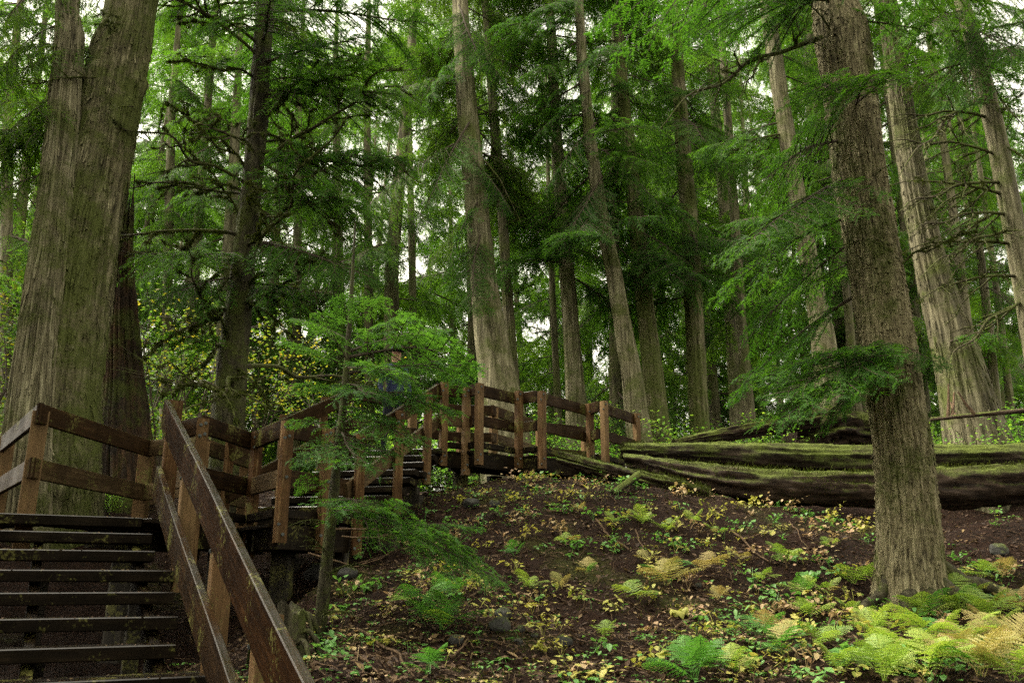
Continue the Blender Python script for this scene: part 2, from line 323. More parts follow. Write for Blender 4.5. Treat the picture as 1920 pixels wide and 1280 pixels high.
RISE, RUN = 0.165, 0.412
AZ = math.radians(-29.0); d1 = Vector((math.sin(AZ), math.cos(AZ), 0)); t1 = Vector((math.cos(AZ), -math.sin(AZ), 0)); UP = Vector((0, 0, 1))
B1 = Vector((-2.05, 5.75, 1.054))
def S1(k, s, z=0): return B1 + d1 * (RUN * k) + UP * (RISE * k + z) + t1 * s
LAND = S1(7, 0).z; RH = 1.07
def near_stairs():
    st = thing('wooden_staircase', 'dark wet wooden steps with plank handrails climbing from the lower edge to the first landing', 'staircase', S1(-5, -0.8))
    ends = {0: .165, 1: .02, 2: .07, 3: .10, 4: .13, 5: .02, 6: .02}
    for k in range(-4, 7):
        e = ends.get(k, .12)
        for j, (o0, wdt) in enumerate(((0.0, 0.185), (0.195, 0.19))):
            c = S1(k, 0, -0.0445) + d1 * (o0 + wdt / 2)
            beam('tread', c + t1 * (-1.72), c + t1 * (e + random.uniform(-.015, .015)), wdt, 0.089, st, M['tread'], UP, 0.007, 0.003)
    for s in (-1.6, -0.85, -0.08):
        beam('stringer', S1(-5.0, s, -0.24), S1(6.9, s, -0.24), 0.07, 0.20, st, M['tread'])
    for k, s in ((2.2, -.8), (5.6, -.8), (2.2, -.05), (5.6, -.05), (5.6, -1.55), (2.2, -1.55)):
        c = S1(k, s, -0.3); beam('support_post', (c.x, c.y, gzs(c.x, c.y) - .2), c, .12, .12, st, M['pier'], d1)
    th = math.atan2(RISE, RUN)
    for s, inner in ((0.096, 1), (-1.72, -1)):
        o = t1 * (0.027 * inner); nrm = Vector((0, 0, -.143 / math.cos(th)))
        r1 = (S1(-7, s, 1.084) + o + nrm, S1(7.75 if inner > 0 else 7.3, s, 1.084) + o + nrm)
        beam('handrail', r1[0], r1[1], 0.054, 0.286, st, M['stair_rail'], UP, 0.006, 0.004)
        r2 = (S1(-6, s, 0.39) + o + nrm, S1(8.0 if inner > 0 else 7.3, s, 0.39) + o + nrm)
        beam('mid_rail', r2[0], r2[1], 0.054, 0.286, st, M['rail'], UP, 0.006, 0.004)
        for k in (-2.7, 0.55, 4.55, 7.9):
            q = S1(k, s, 1.05 if k > 6 or inner < 0 else .84) + o + t1 * (0.1 * inner)
            post(q, 1.1 if k > 0 else 1.4, st, 0.135, -AZ, 'post', (-t1 * inner, (0.06, 0.16)))
    return st
near_stairs()

def rail_run(parent, pts, drop=0.0, ht=0.19, mat='rail', name='rail', over=0.02):
    for a, b in zip(pts[:-1], pts[1:]):
        a = Vector(a); b = Vector(b); d = (b - a).normalized()
        beam(name, a - d * over - UP * (drop + ht / 2), b + d * (over * .5) - UP * (drop + ht / 2), 0.05, ht, parent, M[mat], UP, 0.005, 0.003)
def landing():
    z = LAND; R = z + RH
    ld = thing('boardwalk_landing', 'weathered wooden landing with zigzag railings beside the big mossy cedar', 'boardwalk', (-3.9, 9.4, z))
    c1, c2, f1, f2 = [Vector((*p, R)) for p in ((-4.52, 8.17), (-4.38, 10.41), (-3.66, 10.06), (-3.5, 11.5))]
    c0 = Vector((-5.9, 10.0, R)); 
    f3 = Vector((-3.15, 11.1, R))
    rail_run(ld, [c1, c0]); rail_run(ld, [c1, c2]); rail_run(ld, [c2, f1], mat='lit_rail'); rail_run(ld, [f1, f2], mat='lit_rail')
    rail_run(ld, [c1, c0], .52, .19); rail_run(ld, [c1, c2], .52, .19, 'lit_rail'); rail_run(ld, [c2, f1], .52, .19, 'lit_rail'); rail_run(ld, [f1, f2], .52, .19, 'lit_rail')
    for p, yw in ((c1 + Vector((-.06, .13, -.06)), .5), (c2 + Vector((-.06, .1, -.05)), .1), (f1 + Vector((0, .12, -.05)), .6), (f2 + Vector((-.05, .1, -.05)), .3), (c0 + Vector((0, .1, 0)), .5)):
        post(p, 1.35, ld, .15, yw, 'post')
    h = [Vector((*p, R)) for p in ((-3.58, 9.19), (-3.17, 8.80), (-2.98, 9.88), (-2.39, 8.99), (-1.86, 10.02))]
    rail_run(ld, [S1(7.9, .15).xy.to_3d() + UP * R, h[0]]); rail_run(ld, h[:2]); rail_run(ld, h[1:3]); rail_run(ld, h[2:4]); rail_run(ld, h[3:5])
    rail_run(ld, h[:2], .52, mat='lit_rail'); rail_run(ld, h[1:3], .52); rail_run(ld, h[2:4], .52, mat='lit_rail'); rail_run(ld, h[3:5], .52)
    fr = Vector((0.35, -0.9, 0))
    for p, ln, yw in ((h[1] + Vector((.03, -.08, -.05)), 1.5, .45), (h[2] + Vector((.08, -.09, .0)), 1.4, .9), (h[3] + Vector((.06, -.09, -.04)), 1.23, .75), (h[3].lerp(h[4], .55) + Vector((.07, -.07, -.02)), 1.33, .75)):
        post(p, ln, ld, .108, yw, 'post', (fr, (.05, .07, .16, .18, .58, ln - .18, ln - .08)))
    # rim boards and kerbs under the outer railing, then the deck boards
    for a, b in zip(h[:-1], h[1:]):
        a2 = Vector((a.x, a.y, z)); b2 = Vector((b.x, b.y, z)); e = (b2 - a2).normalized() * .05
        beam('kerb', a2 + UP * .10 + e, b2 + UP * .10 - e, .09, .09, ld, M['tread'])
        beam('rim_board', a2 - UP * .14, b2 - UP * .14, .05, .24, ld, M['tread'])
    front = [S1(7, -1.72), S1(7, .1), h[0], h[1], h[2], h[3], h[4], h[4] + Vector((-.05, .35, 0))]
    back = [Vector((-5.9, 9.6, 0)), Vector((-4.75, 8.75, 0)), c2, (c2 + f1) / 2, f1, f2 * .5 + f1 * .5, f2, f2 + Vector((.25, .35, 0))]
    n = 0
    for i in range(len(front) - 1):
        L = max((front[i + 1].xy - front[i].xy).length, (back[i + 1].xy - back[i].xy).length); m = max(1, int(round(L / .15)))
        for j in range(m):
            u = (j + .5) / m
            a = front[i].lerp(front[i + 1], u); b = back[i].lerp(back[i + 1], u)
            if i == 0: a = a + d1 * .1
            zz = z - .022 - (n % 2) * .002; n += 1
            beam('deck_board', (a.x, a.y, zz), (b.x, b.y, zz), .135, .038, ld, M['tread'], UP, .004)
    # landing nosing seen above the top step and the beams below
    a = S1(7, -1.75, -.0445); b = S1(7, -.02, -.0445); beam('nosing', a + d1 * .045, b + d1 * .045, .09, .089, ld, M['tread'], UP, .006)
    for a, b in (((-3.35, 9.3), (-3.0, 10.6)), ((-2.75, 9.5), (-2.2, 10.4)), ((-4.1, 8.6), (-3.7, 9.9))):
        beam('joist', (*a, z - .16), (*b, z - .16), .09, .2, ld, M['pier'])
        q = Vector((a[0] * .6 + b[0] * .4, a[1] * .6 + b[1] * .4, 0)); beam('pier', (q.x, q.y, gzs(q.x, q.y) - .3), (q.x, q.y, z - .26), .22, .22, ld, M['pier'], Vector((1, 0, 0)), .03)
    return ld
landing()

AZ2 = math.radians(10.5); d2 = Vector((math.sin(AZ2), math.cos(AZ2), 0)); t2 = Vector((math.cos(AZ2), -math.sin(AZ2), 0))
RISE2, RUN2 = 0.161, 0.41
B2 = Vector((-1.86, 10.02, LAND))
def S2(k, s, z=0): return B2 + d2 * (RUN2 * k) + UP * (RISE2 * k + z) + t2 * s
BZ = LAND + 9 * RISE2
def upper_stairs():
    st = thing('upper_staircase', 'second flight of dark wooden steps rising behind the young hemlock to the bridge', 'staircase', S2(0, -.7))
    for k in range(0, 9):
        for j, (o0, wdt) in enumerate(((0.0, 0.19), (0.2, 0.19))):
            c = S2(k + 1, 0, -0.045) + d2 * (o0 + wdt / 2 - .2)
            beam('tread', c + t2 * -1.45, c + t2 * (.10 + random.uniform(-.03, .05)), wdt, .09, st, M['tread'], UP, .012, .003)
    for s in (-1.35, -.7, -.1): beam('stringer', S2(0, s, -.2), S2(9, s, -.2), .07, .22, st, M['tread'])
    for s, k0 in ((.0, 0), (-1.45, 0)):
        beam('handrail', S2(-.3, s, RH - .12), S2(9.1, s, RH - .12), .05, .22, st, M['rail'], UP, .005, .003)
        beam('mid_rail', S2(-.3, s, RH - .62), S2(9.1, s, RH - .62), .05, .2, st, M['lit_rail' if s == 0 else 'rail'], UP, .005, .003)
        for k in (0.05, 3.5, 6.8):
            post(S2(k, s + (.1 if s == 0 else -.1), RH + .0), 1.36 if s == 0 else 1.2, st, .108, -AZ2 + .55, 'post', ((.35, -.9, 0), (.06, .16, 1.2, 1.29)) if s == 0 else None)
    for k, s in ((.6, -.15), (3.5, .02), (3.5, -1.3), (6.6, -.05), (6.6, -1.3)):
        c = S2(k, s, -.3); beam('pier', (c.x, c.y, gzs(c.x, c.y) - .3), c, .13, .13, st, M['pier'], d2, .01)
        g = gzs(c.x, c.y); beam('pier_base', (c.x, c.y, g - .35), (c.x, c.y, g + .14), .27, .27, st, M['pier'], d2, .02)
upper_stairs()
def bridge():
    z = BZ; R = z + RH
    br = thing('boardwalk_bridge', 'raised brown plank walkway with open railings ending at the mossy logs', 'boardwalk', (0.2, 14.6, z))
    V = lambda x, y: Vector((x, y, R))
    b = [S2(9, 0) + UP * RH, V(-.74, 13.9), V(-.59, 13.66), V(.09, 14.4), V(.40, 14.18), V(1.34, 15.36), V(1.51, 15.02), V(2.36, 16.28)]
    f = [S2(9.0, -1.45) + UP * RH, V(-1.75, 14.9), V(-.92, 15.37), V(-.34, 15.40), V(.55, 17.05), V(1.5, 17.6)]
    for run, kinds in ((b, ['rail'] * 7), (f, ['rail'] * 5)):
        for i in range(len(run) - 1):
            rail_run(br, run[i:i + 2], 0, .19, kinds[i], over=.04)
            rail_run(br, run[i:i + 2], .5, .17, 'lit_rail' if i in (0, 3) else 'rail', over=.04)
    fr = Vector((.2, -1, 0))
    for q, ln, yw in ((b[0] + Vector((.1, -.02, .02)), 1.35, .5), (b[1] + Vector((-.0, -.1, -.03)), 1.42, .6), (b[2] + Vector((.07, -.1, -.02)), 1.3, .9), (b[3] + Vector((.02, -.1, .02)), 1.3, .75),
                      (b[4] + Vector((.09, -.09, -.03)), 1.28, .9), (b[5] + Vector((.05, -.1, 0)), 1.25, .6), (b[6] + Vector((.1, -.08, -.02)), 1.25, .8), (b[7] + Vector((.0, -.08, 0)), 1.1, .6)):
        post(q, ln, br, .112, yw, 'post', (fr, (.06, .15, ln - .16, ln - .07)))
    for q in f[1:]: post(q + Vector((0, .1, -.03)), 1.2, br, .13, .5, 'post')
    fb = [b[0], b[1], b[2], b[3], b[4], b[5], b[6], b[7]]; bb = [f[0], f[1], f[2], f[2].lerp(f[3], .6), f[3], f[4], f[4].lerp(f[5], .3), f[5]]; n = 0
    for i in range(7):
        L = max((fb[i + 1].xy - fb[i].xy).length, (bb[i + 1].xy - bb[i].xy).length); m = max(1, int(round(L / .15)))
        for j in range(m):
            u = (j + .5) / m; a = fb[i].lerp(fb[i + 1], u); c = bb[i].lerp(bb[i + 1], u); zz = z - .024 - (n % 2) * .002; n += 1
            beam('deck_board', (a.x, a.y, zz), (c.x, c.y, zz), .135, .04, br, M['tread'], UP, .004)
    for a, c in zip(b[:-1], b[1:]):
        a2 = Vector((a.x, a.y, z)); c2 = Vector((c.x, c.y, z)); e = (c2 - a2).normalized() * .03
        beam('kerb', a2 + UP * .09 + e, c2 + UP * .09 - e, .09, .09, br, M['tread']); beam('rim_board', a2 - UP * .16, c2 - UP * .16, .05, .22, br, M['tread'])
    for x, y, w_ in ((.25, 14.75, .34), (-.85, 14.35, .24), (1.3, 15.9, .26), (-.3, 15.0, .26)):
        g = gzs(x, y); beam('pier', (x, y, g - .4), (x, y, z - .26), w_, w_, br, M['pier'], Vector((1, 0, 0)), .05)
    beam('joist', (-1.0, 13.95, z - .18), (.1, 14.75, z - .18), .12, .22, br, M['pier']); beam('joist', (.0, 14.75, z - .18), (2.2, 16.5, z - .18), .12, .22, br, M['pier'])
bridge()
# ---------------------------------------------------------------- fallen logs, stump, rocks, sticks
def log_mesh(pts, rad, nseg=40, step=0.06, amp=0.04, seed=0, mat='log', grain=7.0):
    """a fallen trunk, built along its own local X so that the grain runs lengthwise; returns mesh and its matrix"""
    pts = [Vector(p) for p in pts]; a, b = pts[0], pts[-1]; x = (b - a).normalized(); y = UP.cross(x).normalized(); z = x.cross(y)
    m = Matrix((x, y, z)).transposed().to_4x4(); m.translation = a; inv = m.inverted()
    q = np.array([inv @ p for p in pts]); L = q[-1, 0]; n = max(6, int(L / step)); u = np.linspace(0, L, n)
    c = np.stack([u, np.interp(u, q[:, 0], q[:, 1]), np.interp(u, q[:, 0], q[:, 2])], -1); r = np.interp(u, q[:, 0], rad)
    k = max(1, int(0.5 / step))
    for j in (1, 2): c[:, j] = np.convolve(np.pad(c[:, j], k, 'edge'), np.ones(2 * k + 1) / (2 * k + 1), 'valid')
    th = np.linspace(0, 2 * np.pi, nseg, endpoint=False); T, U = np.meshgrid(th, u); R = np.repeat(r[:, None], nseg, 1)
    pn = np.stack([U * 0.7, np.cos(T) * grain * .5, np.sin(T) * grain * .5], -1)
    R = R * (1 + 0.30 * fbm(np.stack([U * .9, np.cos(T) * 1.3, np.sin(T) * 1.3], -1), 4, seed)) - amp * 1.6 * np.abs(fbm(pn, 3, seed + 3)) * 1.6 + amp * .5 * fbm(np.stack([U * 9, np.cos(T) * 5, np.sin(T) * 5], -1), 2, seed + 8)
    V = np.stack([np.repeat(c[:, 0][:, None], nseg, 1) + 0.06 * vnoise(np.stack([T * 1.3, U * 0, U * 0], -1), seed) * ((U < .1) | (U > L - .1)), c[:, 1][:, None] + R * np.cos(T), c[:, 2][:, None] + R * np.sin(T)], -1)
    i = np.arange(n - 1)[:, None] * nseg; j = np.arange(nseg)[None]; j2 = (j + 1) % nseg
    F = np.stack([i + j, i + j2, i + nseg + j2, i + nseg + j], -1).reshape(-1, 4); ac = Acc(); ac.add(V.reshape(-1, 3), F)
    for e in (0, n - 1):
        jj = np.arange(nseg); ac.add(np.concatenate([V[e], c[e][None]]), np.stack([jj, (jj + 1) % nseg, np.full(nseg, nseg)], -1))
    return ac.mesh('log', [M[mat]], True), m
def log_moss(o, me, m, seed):
    g = np.random.default_rng(seed + 500); nv = len(me.vertices); V = np.zeros(nv * 3); me.vertices.foreach_get('co', V); V = V.reshape(-1, 3); N = np.zeros(nv * 3); me.vertices.foreach_get('normal', N); N = N.reshape(-1, 3)
    up = np.array(m.to_3x3().inverted() @ UP); nz = N @ up; k = nz * .5 + fbm(V * np.array([1.0, 3, 3]), 3, seed + 6) * 1.1 + .12 * g.normal(size=nv) > .42
    b = np.repeat(V[k], 9, 0) + g.normal(0, .022, (k.sum() * 9, 3)); n = np.repeat(N[k], 9, 0); q = len(b); d = n * .7 + up * .25 + g.normal(0, .5, (q, 3)); w_ = g.normal(0, 1, (q, 3)); w_ /= np.linalg.norm(w_, axis=1)[:, None]; h = (.012 + .03 * g.random(q))[:, None]
    if q: c = link('moss', mesh_np('moss', np.stack([b - w_ * .006, b + w_ * .006, b + d * h], 1).reshape(-1, 3), np.arange(q * 3).reshape(-1, 3), [M['moss']]), o, kind='stuff')
def log(label, pts, rad, name='fallen_log', cat='log', stubs=0, **kw):
    me, m = log_mesh(pts, rad, **kw); o = link(name, me); o.matrix_world = m; tag(o, label, cat)
    L = (Vector(pts[-1]) - Vector(pts[0])).length
    if max(rad) > .1: log_moss(o, me, m, kw.get('seed', 0))
    for k in range(stubs):
        ac = Acc(); x = random.uniform(.1, .9) * L; a = random.uniform(.3, 2.8); dr = np.array([random.uniform(-.5, .5), math.cos(a), math.sin(a)]); l = random.uniform(.15, .5)
        p = np.linspace(0, 1, 5)[:, None] * dr * (l + rad[0]) + np.array([x, 0, 0]); p[:, 2] += np.array([0, .01, 0, .02, .05])
        s = link('branch_stub', ac.tube(p, np.linspace(.03, .012, 5), 7) or ac.mesh('stub', [M['stick']], True), o)
    return o
log('long straight mossy log lying on top behind the conifer, green moss along its back', [P(1165, 845, 15.0), P(1300, 850, 14.6), P(1640, 862, 14.2), P(1930, 858, 13.9), P(2300, 855, 13.6)], [.14, .20, .24, .23, .22], seed=3)
log('sagging thick rotten log under the mossy log, brown crumbling top', [P(1175, 862, 14.4), P(1270, 888, 13.8), P(1420, 912, 13.2), P(1640, 918, 12.9), P(1760, 914, 12.8), P(1920, 903, 12.7), P(2250, 900, 12.6)], [.14, .2, .28, .29, .30, .31, .28], seed=11, mat='log_bare', amp=.06)
log('narrow mossy log sloping down from under the bridge', [P(1050, 858, 13.9), P(1130, 880, 13.5), P(1250, 912, 13.0), P(1330, 930, 12.9)], [.11, .14, .15, .12], seed=21, amp=.07, mat='log_bare')
log('reddish broken log leaning behind the mossy logs under hanging boughs', [P(1265, 832, 16.4), P(1440, 800, 16.8), P(1530, 785, 17.0)], [.10, .16, .2], seed=31, mat='log_bare', amp=.05)
log('short mossy broken limb propped on the slope below the logs', [P(1150, 925, 12.2), P(1175, 905, 12.5), P(1197, 890, 12.8)], [.05, .06, .055], name='broken_limb', cat='branch', seed=41, amp=.01, nseg=16)
log('pale lichen covered fallen pole above the log on the right edge', [P(1745, 786, 13.4), P(1830, 777, 12.9), P(1960, 766, 12.2)], [.03, .035, .045], name='fallen_pole', cat='branch', seed=43, amp=.008, nseg=14, mat='log_bare', stubs=4)
log('upright splintered root mass behind the mossy logs', [P(1490, 838, 17.5), P(1560, 800, 17.6), P(1640, 812, 17.8)], [.5, .55, .4], name='root_mass', cat='root', seed=47, amp=.2, mat='log_bare', step=.05)
def rock(label, p, r, sq=(1, 1, .75), seed=0, name='rock'):
    import bmesh
    bm = bmesh.new(); bmesh.ops.create_icosphere(bm, subdivisions=4, radius=1.0)
    V = np.array([v.co[:] for v in bm.verts]); f = 1 + .30 * fbm(V * 1.1 + seed * 3.3, 3, seed) + .06 * fbm(V * 5, 3, seed + 1)
    for k in range(7):                                   # a few flattened facets
        n = np.random.default_rng(seed * 9 + k).normal(size=3); n /= np.linalg.norm(n); d = V @ n * f; f = np.where(d > .72, f * (.72 / np.maximum(d, .1)) * .6 + f * .4, f)
    V = V * f[:, None] * np.array(sq) * r
    for v, c in zip(bm.verts, V): v.co = c
    me = bpy.data.meshes.new('rock'); bm.to_mesh(me); bm.free(); me.polygons.foreach_set('use_smooth', [True] * len(me.polygons))
    o = link(name, me, None, M['rock']); o.location = (p[0], p[1], gzs(p[0], p[1]) + r * sq[2] * .35); o.rotation_euler = (0, 0, seed); tag(o, label, 'rock'); return o
def onground(px, py, d0=4.0, d1=20.0):
    """first point where the line of sight through that place meets the ground"""
    D = np.arange(d0, d1, .05); r = ray(px, py); x = r.x / r.y * D; z = r.z / r.y * D + EYE; below = np.nonzero(z < gz(x, D))[0]
    k = below[0] if len(below) else len(D) - 1
    return Vector((x[k], D[k], gzs(x[k], D[k])))
ROCKS = []
for k, (px, py, w_, lab) in enumerate([(939, 1182, 46, 'angular grey rock with mossy edge in the middle of the lower slope'), (944, 1156, 34, 'squarish rock just above the angular grey rock'),
        (856, 1206, 30, 'rounded grey rock below the green fern'), (971, 1208, 19, 'small pale rock below the angular grey rock'), (977, 1186, 18, 'small brownish rock right of the angular grey rock'),
        (1054, 1208, 34, 'moss capped rock beside a thin standing stick'), (1003, 1194, 16, 'small round stone between two larger rocks'), (650, 1084, 40, 'pale flat rock under the walkway by the sapling stem'),
        (592, 1084, 50, 'large dim boulder under the walkway behind the sapling stem'), (882, 950, 32, 'flat brown stone near the top of the slope below the steps'), (900, 976, 18, 'small light stone under the flat brown stone'),
        (928, 948, 22, 'upright greenish stone near the top of the slope'), (1872, 1040, 36, 'leaning lichen stone below the log on the right'), (1310, 1100, 14, 'tiny tan pebble beside the big tan fern')]):
    ROCKS.append((px, py, lab)); q = onground(px, py); rock(lab, q, pxw(w_, q.y) / 2, (1, .9, .75), k + 1)
def stick(label, pts, r0, r1, seed=0, name='fallen_stick', lift=0.03, twigs=2, cat='stick', mat='stick'):
    pts = np.array([tuple(p) for p in pts]); n = 14; u = np.linspace(0, 1, n); uu = np.linspace(0, 1, len(pts))
    c = np.stack([np.interp(u, uu, pts[:, j]) for j in range(3)], -1); L = np.linalg.norm(pts[-1] - pts[0])
    c += .018 * L * np.stack([vnoise(np.stack([u * 6 + seed, u * 0 + j, u * 0], -1), seed) for j in range(3)], -1); c[:, 2] += lift
    ac = Acc(); o0 = c[0].copy(); c = c - o0; rr = np.linspace(r0, r1, n); ac.tube(c, rr, 7)
    g = np.random.default_rng(seed)
    for k in range(twigs):
        i = int(g.uniform(.3, .9) * n); dr = (c[-1] - c[0]) / L + g.normal(size=3) * .6; l = L * g.uniform(.12, .3); t = np.linspace(0, 1, 5)[:, None]
        ac.tube(c[i] + t * dr * l + np.array([0, 0, 1]) * (t ** 2) * l * .1, np.linspace(rr[i] * .6, rr[i] * .25, 5), 5)
    o = link(name, ac.mesh('stick', [M[mat]], True)); o.location = o0; tag(o, label, cat); return o
def gs(*pp): return [onground(*p) for p in pp]
for k, (pp, r, lab) in enumerate([([(675, 1192), (720, 1225), (790, 1278)], .014, 'long straight reddish stick at the foot of the slope beside the sapling'), ([(665, 1235), (690, 1248), (710, 1279)], .011, 'forked thin stick left of the long reddish stick'),
        ([(845, 1245), (862, 1228), (876, 1210)], .010, 'short pale stick leaning by the rounded rock'), ([(1015, 1170), (1020, 1205), (1032, 1252)], .013, 'standing brown stick beside the moss capped rock'),
        ([(1120, 975), (1135, 1005), (1180, 1038)], .016, 'curved red brown stick on the upper slope'), ([(1190, 1000), (1205, 1030), (1212, 1050)], .010, 'thin twig right of the curved red brown stick'),
        ([(880, 1125), (905, 1112), (945, 1107)], .011, 'thin pale stick beneath the drooping green bough'), ([(1240, 1200), (1275, 1180), (1315, 1160)], .012, 'slender stick slanting across the lower slope below the curled yellow leaf'),
        ([(1270, 1265), (1310, 1235), (1345, 1205)], .012, 'brown stick slanting above the green bottom fern'), ([(1420, 1130), (1470, 1160), (1510, 1195)], .010, 'thin stick crossing the middle of the slope'),
        ([(1555, 1120), (1556, 1150), (1552, 1200)], .014, 'dark upright broken stem left of the conifer base'), ([(1385, 1238), (1390, 1260), (1394, 1280)], .013, 'short dark stem at the bottom edge'),
        ([(1025, 965), (1070, 962), (1115, 958)], .012, 'level thin branch under the bridge crest'), ([(1370, 1000), (1400, 1025), (1440, 1060)], .018, 'brown branch sloping below the rotten log'),
        ([(1480, 985), (1500, 1010), (1515, 1035)], .008, 'thin grey twig below the rotten log'), ([(1612, 1060), (1630, 1095), (1652, 1125)], .011, 'thin grey twig leaning against the conifer base'),
        ([(1180, 1230), (1240, 1235), (1290, 1228)], .010, 'dark level stick near the bottom of the slope'), ([(1590, 1215), (1640, 1195), (1690, 1200)], .010, 'thin twig under the lime ferns'),
        ([(760, 1060), (790, 1090), (800, 1130)], .009, 'thin twig beneath the hemlock bough'), ([(1090, 1120), (1130, 1135), (1180, 1122)], .011, 'bent stick among the tan ferns')]):
    ROCKS.append((pp[1][0], pp[1][1], lab)); stick(lab, gs(*pp), r, r * .55, 50 + k)
for k, (pp, D, r, lab) in enumerate([([(575, 1037), (640, 1053), (662, 1062), (715, 1048), (735, 1030)], 8.6, .010, 'bare twig curving in front of the dark gap under the steps'), ([(630, 992), (700, 990), (735, 988)], 8.4, .010, 'bare horizontal twig in front of the hanging posts'),
        ([(640, 1003), (700, 1010), (752, 994)], 8.3, .009, 'second bare twig just below the horizontal twig')]):
    stick(lab, [P(*q, D) for q in pp], r, r * .4, 90 + k, 'bare_twig', 0, 3)
def stump():
    st = thing('root_stump', 'dark broken stump with sprawling mossy roots beside the lower handrail', 'stump', P(545, 1180, 6.9))
    b = Vector(st.location); b.z = gzs(b.x, b.y); st.location = b
    ac = Acc(); g = np.random.default_rng(5); n = 40; zz = np.linspace(-.2, .38, 14); th = np.linspace(0, 2 * np.pi, n, endpoint=False); T, Z = np.meshgrid(th, zz)
    R = .09 + .08 * np.exp(-(Z + .2) * 4) + .05 * fbm(np.stack([np.cos(T) * 2, np.sin(T) * 2, Z * 2], -1), 3, 4); top = .12 * vnoise(np.stack([np.cos(T) * 3, np.sin(T) * 3, T * 0], -1), 6)
    V = np.stack([R * np.cos(T), R * np.sin(T), Z + np.clip(Z, 0, 1) / .55 * top], -1); i = np.arange(13)[:, None] * n; j = np.arange(n)[None]; j2 = (j + 1) % n
    ac.add(V.reshape(-1, 3), np.stack([i + j, i + j2, i + n + j2, i + n + j], -1).reshape(-1, 4)); jj = np.arange(n)
    ac.add(np.concatenate([V[-1], [[0, 0, .35]]]), np.stack([jj, (jj + 1) % n, np.full(n, n)], -1)); link('stump_body', ac.mesh('stump', [M['mossbark']], True), st)
    for a, l, h, r in ((.1, .6, .30, .022), (.6, .55, .16, .025), (-.5, .5, .18, .022), (-1.2, .45, .12, .025), (-2.0, .45, .14, .022), (2.6, .45, .2, .02), (-.15, .4, .34, .016)):
        t = np.linspace(0, 1, 16); p = np.stack([l * t * np.cos(a + .5 * np.sin(t * 3)), l * t * np.sin(a + .4 * np.sin(t * 4)), h * (1 - t) ** 1.0 + .12 * np.sin(t * 7 + a) - .1 * t], -1)
        a2 = Acc(); a2.tube(p, r * (1 - .65 * t) * (1 + .35 * vnoise(np.stack([t * 9 + a, t * 0, t * 0], -1), 3)), 9); link('root', a2.mesh('root', [M['mossbark']], True), st)
stump()
